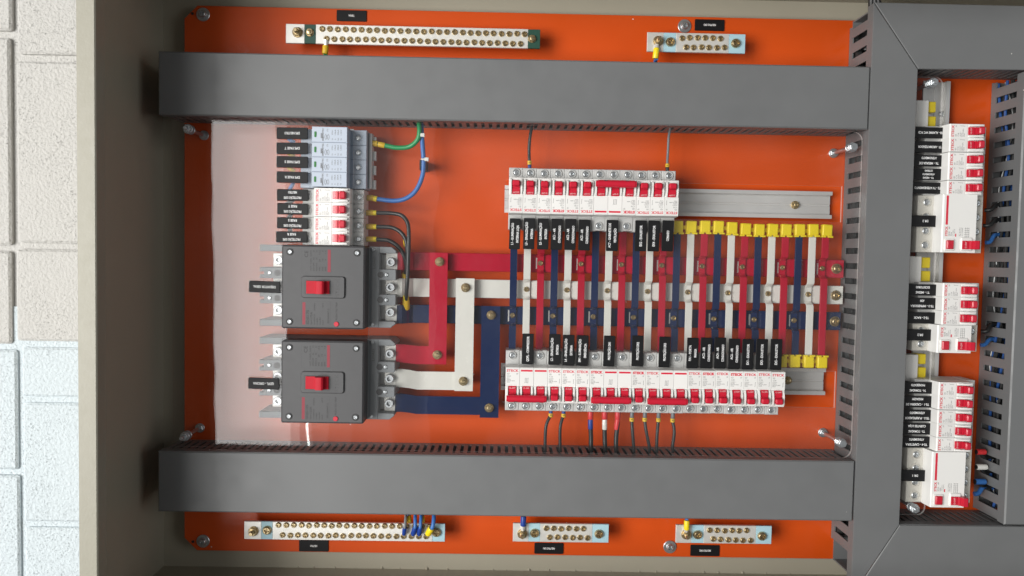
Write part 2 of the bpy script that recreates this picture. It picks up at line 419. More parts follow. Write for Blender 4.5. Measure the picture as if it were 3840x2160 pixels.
# ------------------------------------------------------------------ wiring ducts
HD = .067
def slots(s, a0, a1, off, pitch, sw, axis, side, lo=.010, hi=.0505, t=.0018):
    # one slotted wall; off = wall plane coordinate, runs from a0 to a1
    o0, o1 = (off, off + t) if side > 0 else (off - t, off)
    def bx(p, q, z0, z1):
        if axis == 'x': s.box(p, q, o0, o1, z0, z1)
        else: s.box(o0, o1, p, q, z0, z1)
    bx(a0, a1, .001, lo); bx(a0, a1, hi, HD - .003)
    p = a0; k = 0
    while p < a1 - .001:
        q = min(p + pitch - sw, a1); bx(p, q, lo, hi)
        p += pitch
    return s
def duct(name_label, axis, a0, a1, b0, b1, pitch, sw, cover_poly=None, walls=(1, 1), b=.0016):
    d = thing('wiring_duct', name_label, 'wiring duct', group='grey slotted wiring ducts')
    m = MB()
    if axis == 'x': m.box(a0, a1, b0 + .002, b1 - .002, .0006, .0024)
    else: m.box(b0 + .002, b1 - .002, a0, a1, .0006, .0024)
    part('base', 'duct', d, m)
    for k, (off, sd) in enumerate(((b0 + .0018, 1), (b1 - .0018, -1))):
        if walls[k]: part('slotted_wall', 'duct', d, slots(MB(), a0 + .001, a1 - .001, off, pitch, sw, axis, sd))
        else:  # unseen far wall, made solid to keep the duct interior dark
            o0, o1 = sorted((off, off + sd * .0018))
            part('solid_wall', 'duct', d, MB().box(a0 + .001, a1 - .001, o0, o1, .001, HD - .003) if axis == 'x' else MB().box(o0, o1, a0 + .001, a1 - .001, .001, HD - .003))
    # cover: a shallow channel with lips clipped over both walls
    if axis == 'x': poly = cover_poly or [(a0, b0), (a1, b0), (a1, b1), (a0, b1)]
    else: poly = cover_poly or [(b0, a0), (b1, a0), (b1, a1), (b0, a1)]
    cm = MB().prism(poly, HD - .0026, HD, .0007 if cover_poly else b)
    for bb, sg in ((b0, 1), (b1, -1)):
        q0, q1 = sorted((bb + sg * .0001, bb + sg * .0016))
        c0, c1 = a0, a1
        if cover_poly:
            k = 0 if axis == 'x' else 1
            onl = [p[k] for p in poly if abs(p[1 - k] - bb) < .004]
            if len(onl) >= 2: c0, c1 = min(onl), max(onl)
        if axis == 'x': cm.box(c0 + .0003, c1 - .0003, q0, q1, HD - .0145, HD - .0027)
        else: cm.box(q0, q1, c0 + .0003, c1 - .0003, HD - .0145, HD - .0027)
    part('cover', 'duct', d, cm)
    return d
MX0, MX1 = .4465, .5040
duct('long grey slotted wiring duct under the earth bar, running to the left lip', 'x', -.4205, .4455, .1638, .2400, .0096, .0042, walls=(1, 0))
duct('long grey slotted wiring duct above the long neutral bar', 'x', -.4215, .4448, -.3240, -.2480, .0096, .0042, walls=(0, 1))
duct('grey slotted upright wiring duct between the large and the narrow panel sections', 'y', -.3700, .3060, MX0, MX1, .0194, .0076, walls=(1, 0),
     cover_poly=[(MX0, -.4200), (MX1, -.3275), (MX1, .2378), (MX0, .3170)])
duct('grey mitred wiring duct across the upper right corner', 'x', .452, .79, .2420, .3170, .0100, .0038, walls=(1, 0),
     cover_poly=[(MX0 + .0012, .3176), (.79, .3176), (.79, .2420), (MX1 + .0008, .2386)])
duct('grey mitred wiring duct across the lower right corner', 'x', .452, .79, -.4020, -.3275, .0100, .0038, walls=(0, 1),
     cover_poly=[(MX1 + .0006, -.3283), (.79, -.3275), (.79, -.4300), (MX0 + .001, -.4300), (MX0 + .001, -.4212)])
duct('grey slotted upright wiring duct full of blue and black wires at the right edge', 'y', -.3260, .2390, .6370, .6960, .0194, .0076, walls=(1, 0))

# ------------------------------------------------------------------ DIN rails
def rail(label, axis, a0, a1, cpos, hole_at=(), h=.0015):
    d = thing('mounting_rail', label, 'rail', group='aluminium rails')
    w = .0176
    prof = [(-w, .0115), (-w, .013), (-.0128, .013), (-.0122, .0062), (-.0016, .0062), (-.0008, .0054), (.0008, .0054), (.0016, .0062), (.0122, .0062), (.0128, .013), (w, .013), (w, .0115),
            (w - .0022, .0112), (.0144, .0112), (.0138, .0035), (-.0138, .0035), (-.0144, .0112), (-w + .0022, .0112)]
    prof = [(p + cpos, q + h) for p, q in prof]
    m = MB()
    if axis == 'x': m.extx(prof, a0, a1)
    else: m.exty(prof, a0, a1)
    part('channel', 'aluminium', d, m)
    for a in hole_at:
        x, y = (a, cpos) if axis == 'x' else (cpos, a)
        nut(d, x, y, h + .0062, .0048, .004, .0026, .0015)
        part('spacer', 'aluminium', d, MB().lathe(x, y, [(.006, .0003), (.006, h + .0034)], 16))
    return d
rail('aluminium rail under the upper row of breakers, right end bare', 'x', .0010, .4275, .0743, (Z(5, 2367, 87, .01)[0],))
rail('aluminium rail under the lower row of breakers, short bare right end', 'x', .0005, Z(6, 1085, 1400, .013)[0], -.1570, (Z(6, 808, 1422, .01)[0],))
rail('upright aluminium rail carrying the narrow right column of breakers', 'y', -.318, Z(3, 2040, 612, .013)[1], .5585, (), .0015)
rail('upright aluminium rail under the pale blue surge arresters', 'y', .0090, .160, -.2120, (), .0015)
X, Y = Z(3, 1957, 855, .008)
rs = thing('rail_screw', 'small dark screw in the bare top of the right upright rail', 'screw', X, Y, .0077); screw(rs, 0, 0, 0, .0036, .002, 'steel')

# ------------------------------------------------------------------ breakers
PW = .0174
FACE = .066
def pole(root, dx, first, amp, poles, bold, tied, small='230/400V~'):
    part('housing', 'shell', root, lambda: MB()
         .prism([(-.0086, -.0385), (.0086, -.0385), (.0086, -.0272), (.0080, -.0272), (.0080, -.0252), (.0086, -.0252), (.0086, .0385), (.0035, .0385), (.0035, .0378), (-.0086, .0378)], .0165, .0470, .0007), dx, 0, 0, 0, 'housing')
    part('front', 'white', root, lambda: MB()
         .extx([(-.0250, .0472), (-.0250, .0640), (-.0242, .0652), (-.0225, .0656), (-.0030, .0656), (-.0026, FACE), (.0178, FACE), (.0190, .0652), (.0203, .0520), (.0203, .0472)], -.00855, .00855), dx, 0, 0, 0, 'front')
    # guards either side of the lever
    part('guard', 'white', root, lambda: MB()
         .extx([(-.0232, .0657), (-.0222, .0685), (-.0195, .0695), (-.0110, .0695), (-.0045, .0672), (-.0040, .0657)], -.0076, -.0056)
         .extx([(-.0232, .0657), (-.0222, .0685), (-.0195, .0695), (-.0110, .0695), (-.0045, .0672), (-.0040, .0657)], .0056, .0076), dx, 0, 0, 0, 'guard')
    t = part('toggle', 'red', root, lambda: MB()
         .extx([(-.0150, .0657), (-.0150, .0668), (-.0132, .0684), (-.0122, .0682), (-.0120, .0674), (-.0108, .0674), (-.0106, .0683), (-.0092, .0683), (-.0060, .0676), (-.0040, .0668), (-.0040, .0657)], -.0046, .0046)
         .prism(rr(-.0046, .0046, -.0207, -.0135, .0018, 3), .0660, .0742, .0013), dx, 0, 0, 0, 'toggle')
    text(t, 'O-OFF', 0, -.0061, .06845, .0019, .0072, 'pinkprint', bold=.01)
    for yy in (-.0325, .0318):
        c = part('terminal', 'shell', root, lambda: MB().lathe(0, 0, [(.0053, .0468), (.0052, .0480), (.0047, .0485), (.0043, .0485), (.0040, .0468)], 24, False, False), dx - .0004, yy, 0, 0, 'terminal')
        screw(c, 0, 0, .0469, .0037, .0013, 'steel', random.uniform(0, 90))
    if first:
        text(root, 'STECK', dx, .0152, FACE + .00006, .0030, .0148, 'redprint', bold=.06 if bold else .03)
        text(root, 'SD', dx - .0054, .0112, FACE + .00006, .0019, None, 'greyprint', bold=0)
        text(root, amp, dx - .0046, .0083, FACE + .00006, .0019, None, 'greyprint', bold=0)
        text(root, '%dP' % poles, dx + .0058, .0112, FACE + .00006, .0018, None, 'greyprint', bold=0)
        for q, (tx, w) in enumerate((('230/400V~' if poles == 1 else '400V~', .0066 if poles == 1 else .004), ('50/60Hz', .0050), ('NBR NM 60898', .0098), ('3000A', .0044))):
            text(root, tx, dx - .0072 + w / 2, .0057 - q * .00165, FACE + .00006, .00115, w, 'greyprint', bold=0)
        if poles == 1:
            text(root, 'ʃ', dx + .0061, .0034, FACE + .00006, .0040, .0013, 'greyprint', bold=0)
    else:
        part('stripe', 'redprint', root, lambda: MB().box(-.0072, .0072, .0141, .0163, FACE + .00001, FACE + .00006), dx, 0, 0, 0, 'stripe')
def breaker(label, cx, cy, rot, amp, poles=1, bold=False, group='white circuit breakers with red levers'):
    r = thing('circuit_breaker', label, 'circuit breaker', cx + random.uniform(-.00004, .00004), cy + random.uniform(-.00035, .00035), random.uniform(-.0002, .0003), rot, group)
    for k in range(poles):
        dx = (k - (poles - 1) / 2) * PW
        pole(r, dx, k == 0, amp, poles, bold, poles > 1)
        if poles == 3 and k == 1:
            for e in (-1, 0, 1): text(r, 'ʃ', dx + e * .0017, .0036, FACE + .00006, .0046, .0016, 'greyprint', bold=0)
    if poles > 1:
        m = MB(); L_ = .0247
        ring = lambda x, q: [(x, -.0183 + q * math.cos(a) * .0046, .0738 + q * math.sin(a) * .0040) for a in [2 * math.pi * j / 14 for j in range(14)]]
        m.ngon([ring(-L_, .72), ring(-L_ + .0005, .86), ring(-L_ + .0022, .86), ring(-L_ + .0024, 1), ring(L_ - .0024, 1), ring(L_ - .0022, .86), ring(L_ - .0005, .86), ring(L_, .72)])
        part('tie_bar', 'red', r, m, key='tie3')
        for e in (-.0132, .0132): part('notch', 'blackgap', r, lambda: MB().box(-.0022, .0022, -.0222, -.0206, .0748, .0766), e, 0, 0, 0, 'tienotch')
    return r
TX0, TY = .0061, .0722
top = [('C16', 1, 0, 'L1 - ILUMINAÇÃO INTERNA LOJA'), ('C16', 1, 0, 'L3 - SINALIZAÇÃO INTERNA'), ('C16', 1, 0, 'L5 - ILUMINAÇÃO ENTREGA'), ('C25', 1, 1, 'AC1 - AR CONDICIONADO'), ('C32', 1, 0, 'AC3 - AR CONDICIONADO'), ('C16', 1, 0, 'AC5 - AR CONDICIONADO'),
       ('C16', 3, 1, 'AC7 - GABINETE DE VENTILAÇÃO'), ('C16', 1, 0, 'EX2 - EXAUSTOR'), ('C16', 1, 0, 'EX4 - EXAUSTOR'), ('C10', 1, 0, 'COMANDO')]
i = 0
for amp, n, b, t in top:
    breaker('white %s breaker with red lever above the %s label' % ('three pole' if n == 3 else 'single pole', t), TX0 + PW * (i + n / 2), TY, 180, amp, n, b); i += n
BX0, BY = .0062, -.1563
bot = [('C63', 3, 0, 'QDFL - COMPRESSOR'), ('C16', 1, 0, 'L2 - SINALIZAÇÃO ENTREGA'), ('C16', 1, 0, 'L4 - SINALIZAÇÃO EXTERNA'), ('C16', 1, 0, 'EM1 - ILUMINAÇÃO EMERGÊNCIA'), ('C40', 3, 1, 'PROTEÇÃO DR1'), ('C25', 1, 1, 'PROTEÇÃO DR2'), ('C25', 3, 0, 'PROTEÇÃO DR3'),
       ('C16', 1, 0, 'PA1 - PORTA MANUSA'), ('C25', 1, 1, 'AC2 - AR CONDICIONADO'), ('C16', 1, 0, 'AC4 - AR CONDICIONADO'), ('C25', 1, 1, 'AC6 - AR CONDICIONADO'), ('C16', 1, 0, 'EX1 - EXAUSTOR'), ('C16', 1, 0, 'EX3 - EXAUSTOR'), ('C16', 1, 0, 'EX5 - EXAUSTOR')]
i = 0
for amp, n, b, t in bot:
    breaker('white %s breaker with red lever below the %s label' % ('three pole' if n == 3 else 'single pole', t), BX0 + PW * (i + n / 2), BY, 0, amp, n, b); i += n
for k, t in enumerate(('NEUTRO', 'FASE T', 'FASE S', 'FASE R')):
    breaker('white single pole breaker beside the PROTEÇÃO DPS %s label' % t, -.2128, .0705 - k * .01735, 90, 'C32')
RCX = .5660
def column(names, ytop, pitch):
    for k, t in enumerate(names):
        breaker('white single pole breaker beside the %s label' % t, RCX, ytop - pitch * (k + .5), 90, 'C16')
column(('T8 - ALARME WC PCD', 'T7 - AROMATIZADOR', 'T6 - MESASA DE ATENDIMENTO', 'T3 - MESAS ATENDIMENTO EXTERNO', 'T2 - TV ATENDIMENTO'), .1735, PW)
column(('T1 - MESAS ESCRITORIO', 'TE-3 - IMPRESSORA ADM', 'TE-2 - RACK'), -.0228, PW)
column(('T4 - TOMADAS PHONEBOOTH', 'TE-1 - CADEIRA DE MASSAGEM', 'TE-5 - PURIFICADOR ATENDIMENTO', 'T5 - TOMADAS CLIENTES LOJA', 'TE-4 - CAFETEIRA ATENDIMENTO'), -.1462, PW + .0002)

# ------------------------------------------------------------------ residual current devices
def rcd(label, ytop, ybot, poles):
    w = ytop - ybot; r = thing('residual_current_device', label, 'breaker', RCX - .0062, (ytop + ybot) / 2, 0, 90, 'white residual current devices')
    a = w / 2 - .0001
    part('housing', 'cream', r, MB().prism([(-a, -.0450), (a, -.0450), (a, .0380), (-a, .0380)], .0165, .0470, .0007))
    part('front', 'white', r, MB().extx([(-.0260, .0472), (-.0260, .0650), (-.0250, FACE), (.0160, FACE), (.0173, .0650), (.0182, .0520), (.0182, .0472)], -a, a))
    L_ = -a                                             # the end with the test button
    bf = part('button_frame', 'white', r, MB().prism(rr(L_ + .0022, L_ + .0168, .0016, .0142, .0016), FACE, FACE + .0016, .0006))
    part('test_button', 'red', bf, MB().prism(rr(L_ + .0040, L_ + .0150, .0034, .0124, .0010), FACE + .0016, FACE + .0040, .0012))
    tf = part('toggle_frame', 'white', r, MB().prism(rr(L_ + .0022, L_ + .0186, -.0200, -.0062, .0016), FACE, FACE + .0022, .0008))
    tg = part('toggle', 'red', tf, MB().extx([(-.0254, FACE + .0005), (-.0254, FACE + .0090), (-.0236, FACE + .0105), (-.0190, FACE + .0100), (-.0176, FACE + .0062), (-.0164, FACE + .0060), (-.0150, FACE + .0040), (-.0072, FACE + .0034), (-.0072, FACE + .0005)], L_ + .0042, L_ + .0146))
    text(tg, 'O-OFF', L_ + .0094, -.0108, FACE + .0040, .0022, .0080, 'pinkprint')
    z = FACE + .00006
    text(r, 'STECK', L_ + .0262, .0118, z, .0030, .0122, 'redprint', bold=.03)
    text(r, 'SDR   %dP' % poles, L_ + .0262, .0082, z, .0019, .0115, 'greyprint', bold=0)
    text(r, '25A' if '1' not in label.split('DR ')[1][:1] else '63A', L_ + .0228, .0056, z, .0019, .0046, 'greyprint', bold=0)
    for q, tx in enumerate(('230/400V~', 'In=30mA')): text(r, tx, L_ + .0248, .0034 - .0019 * q, z, .0011, .0085, 'greyprint', bold=0)
    part('mark', 'redprint', r, MB().box(L_ + .0196, L_ + .0232, -.0008, .0006, FACE, z))
    for q in range(3): text(r, ('IEC 61008-1', 'NBR NM 61008', 'Im=3000A'), 0, 0, 0, 1) if False else text(r, ('IEC 61008-1', 'NBR NM 61008', 'Im=3000A')[q], L_ + .0256, -.0046 - .0018 * q, z, .0011, .0105, 'greyprint', bold=0)
    # wiring diagram
    d = MB()
    for q in range(5): d.box(L_ + .0196 + q * .0026, L_ + .0199 + q * .0026, -.0168, -.0108, FACE + .00001, z)
    for q in range(3): d.box(L_ + .0190, L_ + .0310, -.0120 - q * .0022, -.0117 - q * .0022, z, z + .00004)
    part('diagram', 'greyprint', r, d)
    if poles == 4: part('stripe', 'redprint', r, MB().box(L_ + .0342, a - .0016, .0103, .0131, FACE + .00001, z))
    for k in range(poles):
        x = -a + w * (k + .5) / poles
        for yy in (-.0370, .0268):
            c = part('terminal', 'cream', r, lambda: MB().lathe(0, 0, [(.0060, .0468), (.0058, .0478), (.0052, .0482), (.0048, .0482), (.0045, .0468)], 22, False, False), x, yy, 0, 0, 'rterm')
            screw(c, 0, 0, .0469, .0041, .0012, 'steel')
    return r
rcd('upper white four pole residual current device, beside the DR 3 label', .0868, .0150, 4)
rcd('small white two pole residual current device beside the DR 2 label', -.0752, -.1100, 2)
rcd('lowest white four pole residual current device, beside the DR 1 label', -.2345, -.3050, 4)

# ------------------------------------------------------------------ surge arresters
for k, t in enumerate(('NEUTRO', 'FASE T', 'FASE S', 'FASE R')):
    ys = (950, 1068, 1178, 1290, 1402)
    y1, y0 = Z(1, 1270, ys[k], .066)[1], Z(1, 1270, ys[k + 1], .066)[1]
    x0, x1 = Z(1, 1138, 1180, .066)[0], Z(1, 1403, 1180, .066)[0]
    r = thing('surge_arrester', 'pale blue plug-in surge arrester beside the DPS %s label' % t, 'surge arrester', x0, (y0 + y1) / 2, 0, 0, 'pale blue surge arresters')
    a = (y1 - y0) / 2 - .00012; w = x1 - x0
    xb = Z(1, 1548, 1180, .046)[0] - x0
    part('base', 'dpsbase', r, MB().box(-.019, xb, -a, a, .0165, .0455, .0006))
    part('cartridge', 'dps', r, MB().box(0, w, -a, a, .0456, FACE, .0005))
    part('indicator_window', 'green', r, MB().prism(rr(.0030, .0056, -.0035, .0035, .0011), FACE, FACE + .0004, .0001))
    z = FACE + .00006; k1 = .000164
    text(r, 'EMBRASTEC', .0134, 0, z, .0019, .0150, 'greyprint', 90, .03)
    for q in range(5): part('stripe', 'greyprint', r, lambda: MB().box(0, .00028, -.0045, .0015, FACE, z), .0108 + q * .00045, 0, 0, 0, 'dpsstripe')
    lg = MB().lathe(0, 0, [(.0040, 0), (.0035, 0)], 20, False, False)
    text(r, 'DPS', .0184, -.0030, z, .0022, .0052, 'greyprint', 90, .02)
    arc = MB()
    for sg in (1, -1):
        pts = [(.0184 + .0029 * math.cos(t_), -.0030 + .0042 * math.sin(t_)) for t_ in [math.radians(90 + sg * (25 + 130 * j / 10)) for j in range(11)]]
        inner = [(.0184 + (x_ - .0184) * .86, -.0030 + (y_ + .0030) * .9) for x_, y_ in pts]
        for j in range(10): arc.prism([pts[j], pts[j + 1], inner[j + 1], inner[j]], FACE + .00001, z)
    part('emblem', 'greyprint', r, arc)
    text(r, '[T2]', .0188, .0052, z, .0014, .0030, 'greyprint', 90, .01)
    for q, (s1, s2) in enumerate((('Uc', '275V~'), ('In', '10kA'), ('Imax', '20kA'), ('Up', '1,3kV'))):
        text(r, s1, .0248 + q * .0035, -.0055, z, .0015, .0030 if q == 2 else None, 'greyprint', 90, .01)
        text(r, s2, .0248 + q * .0035, .0028, z, .0015, .0066, 'greyprint', 90, .01)
    sx, sy = Z(1, 1488, 1035 + 110 * k, .0456)
    c = part('terminal', 'dpsbase', r, lambda: MB().lathe(0, 0, [(.0048, .0453), (.0046, .0461), (.0041, .0463), (.0038, .0453)], 22, False, False), sx - x0, sy - (y0 + y1) / 2, 0, 0, 'dterm')
    screw(c, 0, 0, .0454, .0035, .0012, 'steel')
x0, x1, y0, y1 = RZ(1, 1567, 1588, 1000, 1415, .036)
cb = thing('comb_busbar', 'pale grey comb busbar along the surge arresters', 'busbar')
part('bar', 'comb', cb, MB().box(x0, x1, y0, y1, .020, .036, .0005))
for k in range(4):
    Y = Z(1, 1600, 1060 + 108 * k, .030)[1]
    part('tooth', 'comb', cb, MB().box(x1, x1 + .0042, Y - .006, Y + .0055, .024, .030, .0004))

# ------------------------------------------------------------------ moulded case breakers
def mccb(label, cy, amp, model, blurb):
    r = thing('moulded_case_breaker', label, 'circuit breaker', -.2180, cy, 0, 0, 'dark grey moulded case breakers')
    FH_ = .075; a = .0508
    part('housing', 'mccbshell', r, MB().box(-.0565, .0635, -.0507, .0507, .0025, .0478, .0008))
    part('cover', 'mccb', r, MB().prism(rr(-.0502, .0508, -a, a, .0022), .0479, FH_, .0020))
    # terminal barriers, line side (right) and load side (left)
    for side in (1, -1):
        for q, yy in enumerate((-.0468, -.0158, .0158, .0468)):
            hw = .0040 if q in (0, 3) else .0068
            if side > 0:
                e = .0845
                pts = [(.0636, yy - hw), (e - (.006 if q == 0 else .0012), yy - hw), (e, yy - hw + (.005 if q == 0 else .0012)), (e, yy + hw - (.005 if q == 3 else .0012)), (e - (.006 if q == 3 else .0012), yy + hw), (.0636, yy + hw)]
            else:
                e = -.0852
                pts = [(-.0566, yy + hw), (e, yy + hw), (e, yy + hw * .25), (e + .0052, yy + hw * .25), (e + .0052, yy - hw * .35), (e, yy - hw * .35), (e, yy - hw), (-.0566, yy - hw)] if q in (1, 2) else \
                      [(-.0566, yy + hw), (e, yy + hw), (e, yy - hw), (-.0566, yy - hw)]
            b = part('barrier', 'mccbshell', r, MB().prism(pts, .0025, .0476, .0005))
            if q in (1, 2):
                X = .0730 if side > 0 else -.0728
                part('screw', 'steel', b, lambda: screw_mb(.0027, .0012), X, yy, .0476, random.uniform(0, 90), 'mcsmall')
                part('socket', 'mccbdark', b, lambda: MB().lathe(0, 0, [(.0040, .0472), (.0040, .04795), (.0010, .04795)], 20), (.0655 if side > 0 else -.0632), yy, 0, 0, 'mcsocket')
        for yy in (-.0318, 0., .0318):
            if side > 0:
                part('terminal', 'tin', r, lambda: MB().box(.0636, .0880, -.0095, .0095, .0250, .0300, .0004), 0, yy, 0, 0, 'mcterm')
                part('bolt', 'steel', r, lambda: MB().lathe(0, 0, [(.0072, .0301), (.0072, .0318), (.0066, .0322), (.0058, .0322), (.0056, .0410), (.0050, .0418), (.0031, .0418), (.0029, .0375), (.0012, .0375)], 26), .0768, yy, 0, 0, 'mcbolt')
            else:
                part('terminal', 'tin', r, lambda: MB().prism([(-.0560, -.0085), (-.0740, -.0085), (-.0740, .0085), (-.0560, .0085)], .0250, .0300, .0004), 0, yy, 0, 0, 'mctermL')
                part('bolt', 'steel', r, lambda: MB().lathe(0, 0, [(.0058, .0301), (.0058, .0375), (.0050, .0382), (.0028, .0382), (.0026, .0345), (.0012, .0345)], 22), -.0655, yy, 0, 0, 'mcboltL')
    for sx in (-.0400, .0412):
        for sy in (-.0424, .0424):
            c = part('screw_well', 'blackgap', r, lambda: MB().lathe(0, 0, [(.0043, -.0002), (.0043, .0003), (.0034, .0003), (.0033, -.0002)], 20, False, False), sx, sy, FH_, 0, 'mcwell')
            screw(c, 0, 0, .0001, .0030, .0016, 'steel')
    for sx in (-.0535, .0560):
        for sy in (-.0468, .0468): part('screw', 'steel', r, lambda: screw_mb(.0022, .0012), sx, sy, .0478, random.uniform(0, 90), 'mcsmall2')
    z = FH_ + .00006
    # lever surround
    bz = part('bezel', 'mccb', r, MB().prism(rr(-.0258, .0270, -.0132, .0135, .0035), FH_, FH_ + .0024, .0009))
    part('slot', 'mccbdark', bz, MB().prism(rr(-.0215, .0100, -.0085, .0085, .0008), FH_ + .0024, FH_ + .0028, .0002))
    part('toggle', 'levered', bz, MB().exty([(-.0195, FH_ + .0028), (-.0188, FH_ + .0042), (-.0075, FH_ + .0050), (-.0062, FH_ + .0110), (-.0042, FH_ + .0122), (.0016, FH_ + .0122), (.0034, FH_ + .0110), (.0042, FH_ + .0050), (.0084, FH_ + .0042), (.0088, FH_ + .0028)], -.0077, .0077))
    text(bz, 'STECK', .0180, 0, FH_ + .00246, .0044, .0215, 'mccbdark', 90, .01)
    for q, tx in enumerate(('I', 'O', 'O')): text(bz, tx, (-.0165, -.0085, -.0005)[q], .0112, FH_ + .00246, .0015, None, 'mccbdark', 0, .01)
    # printed plates
    for (p0, p1, q0, q1) in ((-.0258, .0095, .0172, .0475), (-.0258, .0095, -.0475, -.0172)):
        f = MB(); w_ = .00022
        f.box(p0, p1, q0, q0 + w_, FH_ + .00001, z); f.box(p0, p1, q1 - w_, q1, FH_ + .00001, z); f.box(p0, p0 + w_, q0 + w_, q1 - w_, FH_ + .00001, z); f.box(p1 - w_, p1, q0 + w_, q1 - w_, FH_ + .00001, z)
        part('print_frame', 'mccbdark', r, f)
    part('stripe', 'dullred', r, MB().box(.0056, .0092, .0186, .0458, FH_ + .00001, z))
    part('stripe', 'dullred', r, MB().box(-.0246, -.0210, -.0458, -.0186, FH_ + .00001, z))
    text(r, 'CE', -.0204, .0402, z, .0044, .0080, 'blackgap', 90, .0)
    for q, row in enumerate(('Ue(V)  Icu(kA)  Ics(kA)', '220/240    42       21', '400/415    35       21', '440      29     14.5', '500      10        5', '690       3      1.5')):
        text(r, row, -.0150 + q * .0036, .0322, z, .0017, .0250, 'blackgap', 90, .0)
    ln = MB()
    for q in range(5): ln.box(-.0134 + q * .0036, -.0132 + q * .0036, .0192, .0455, FH_ + .00001, z)
    part('print_rules', 'mccbdark', r, ln)
    text(r, model, -.0183, -.0368, z, .0029, .0175, 'blackgap', 90, .008)
    text(r, amp, -.0138, -.0378, z, .0027, .0150, 'blackgap', 90, .004)
    for q, tx in enumerate(('Ue=400/415V', 'Ui=800V', 'Uimp=8kV', 'Cat.A')): text(r, tx, -.0100 + q * .0034, -.0462 + .0012 * len(tx) / 2 + .0002, z, .0019, .0012 * len(tx), 'blackgap', 90, 0)
    text(r, '50/60Hz', -.0100, -.0240, z, .0017, .0090, 'blackgap', 90, 0); text(r, '+40°C', .0002, -.0222, z, .0017, .0065, 'blackgap', 90, 0)
    text(r, 'IEC60947-2', .0068, -.0348, z, .0021, .0180, 'blackgap', 90, 0)
    text(r, 'PUSH TO TRIP', .0168, -.0288, z, .0023, .0220, 'blackgap', 90, 0)
    part('trip_button', 'red', r, MB().lathe(.0168, -.0446, [(.0030, FH_), (.0030, FH_ + .0008), (.0026, FH_ + .0011)], 20))
    text(r, 'LOAD', .0572, .0310, .04785, .0030, .0150, 'mccbdark', 90, 0)
    return r
mccb('dark grey main breaker with red lever beside the DISJUNTOR GERAL label', -.0417, 'In=175A', 'SDJS175', '')
mccb('dark grey main breaker with red lever beside the QDFL - OFICINA label', -.1580, 'In=125A', 'SDJS125', '')

# ------------------------------------------------------------------ busbars
def bar_thing(label, m, name='busbar', group='painted copper busbars'):
    return thing(name, label, 'busbar', group=group)
def ribbon(path, t):                        # offset a polyline in (s, h) by thickness
    up = [(s, h + t) for s, h in path]
    return path + up[::-1]
BUS = {'redbar': (-.0200, .0033, 'red', .4430), 'whitebar': (-.0543, -.0304, 'white', .4432), 'navybar': (-.0882, -.0645, 'navy blue', .4415)}
XS = -.1350
for m, (y0, y1, cn, xe) in BUS.items():
    b = bar_thing('long %s painted busbar from the upper main breaker to the right end' % cn, m)
    part('bar', m, b, MB().extx([(y0, .0172), (y0, .0195), (y0 + .0006, .0202), (y1 - .0006, .0202), (y1, .0195), (y1, .0172)], -.1150, xe))
    part('bar_neck', m, b, MB().exty(ribbon([(-.1338, .0302), (-.1275, .0302), (-.1210, .0250), (-.1151, .0172)], .0030), y0 + .0002, y1 - .0002))
    part('bar_end', 'tin', b, MB().exty(ribbon([(-.1480, .0302), (-.1339, .0302)], .0030), y0 + .0008, y1 - .0008))
    nx, ny = {'redbar': Z(6, 1170, 567, .021), 'whitebar': Z(6, 1165, 768, .021), 'navybar': Z(6, 1158, 963, .021)}[m]
    w = part('washer', 'brass', b, lambda: MB().lathe(0, 0, [(.0066, .0203), (.0066, .0212), (.0060, .0215)], 24), nx, ny, 0, 0, 'buswasher')
    screw(w, 0, 0, .0215, .0052, .0030, 'brass')
    for xx in (.02, .2, .40): part('insulator', 'slred', b, MB().lathe(xx, (y0 + y1) / 2, [(.008, .0005), (.0075, .0171)], 16))
# link bars to the lower main breaker
LINK = {'redbar': (-.0929, -.0700, .0031, -.1396, (-.1405, -.1175), 'red'), 'whitebar': (-.0590, -.0355, -.0290, -.1739, (-.1738, -.1500), 'white'), 'navybar': (-.0259, -.0018, -.0639, -.2079, (-.2055, -.1820), 'navy blue')}
for m, (x0, x1, yt, yb, (h0, h1), cn) in LINK.items():
    b = bar_thing('%s painted link bar joining both main breakers' % cn, m)
    part('upright_bar', m, b, MB().extx(ribbon([(yb, .0272), (yt, .0272)], .0042), x0, x1))
    cyy = {'redbar': -.1262, 'whitebar': -.1580, 'navybar': -.1898}[m]
    hw = .0117
    yc = (h0 + h1) / 2
    # flat bar, jogged sideways a little and bent down from the terminal
    s = MB(); path = [(-.1345, .0302, cyy), (-.1270, .0302, cyy), (-.1180, .0290, cyy - .001), (-.1080, .0232, yc), (-.0960, .0228, yc), (x1 - .0004, .0228, yc)]
    rings = [[(x, c_ - hw, h), (x, c_ + hw, h), (x, c_ + hw, h + .0040), (x, c_ - hw, h + .0040)] for x, h, c_ in path]
    s.ngon(rings); part('cross_bar', m, b, s)
    part('bar_end', 'tin', b, MB().exty(ribbon([(-.1480, .0302), (-.1346, .0302)], .0036), cyy - .0106, cyy + .0106))
    for (ti, tx, ty) in {'redbar': ((4, 2095, 515), (4, 2077, 1215)), 'whitebar': ((4, 2291, 710), (4, 2273, 1413)), 'navybar': ((4, 2483, 916), (7, 2468, 190))}[m]:
        X, Y = Z(ti, tx, ty, .034); nut(b, X, Y, .0315, .0052, .0046, .0028, .0022)
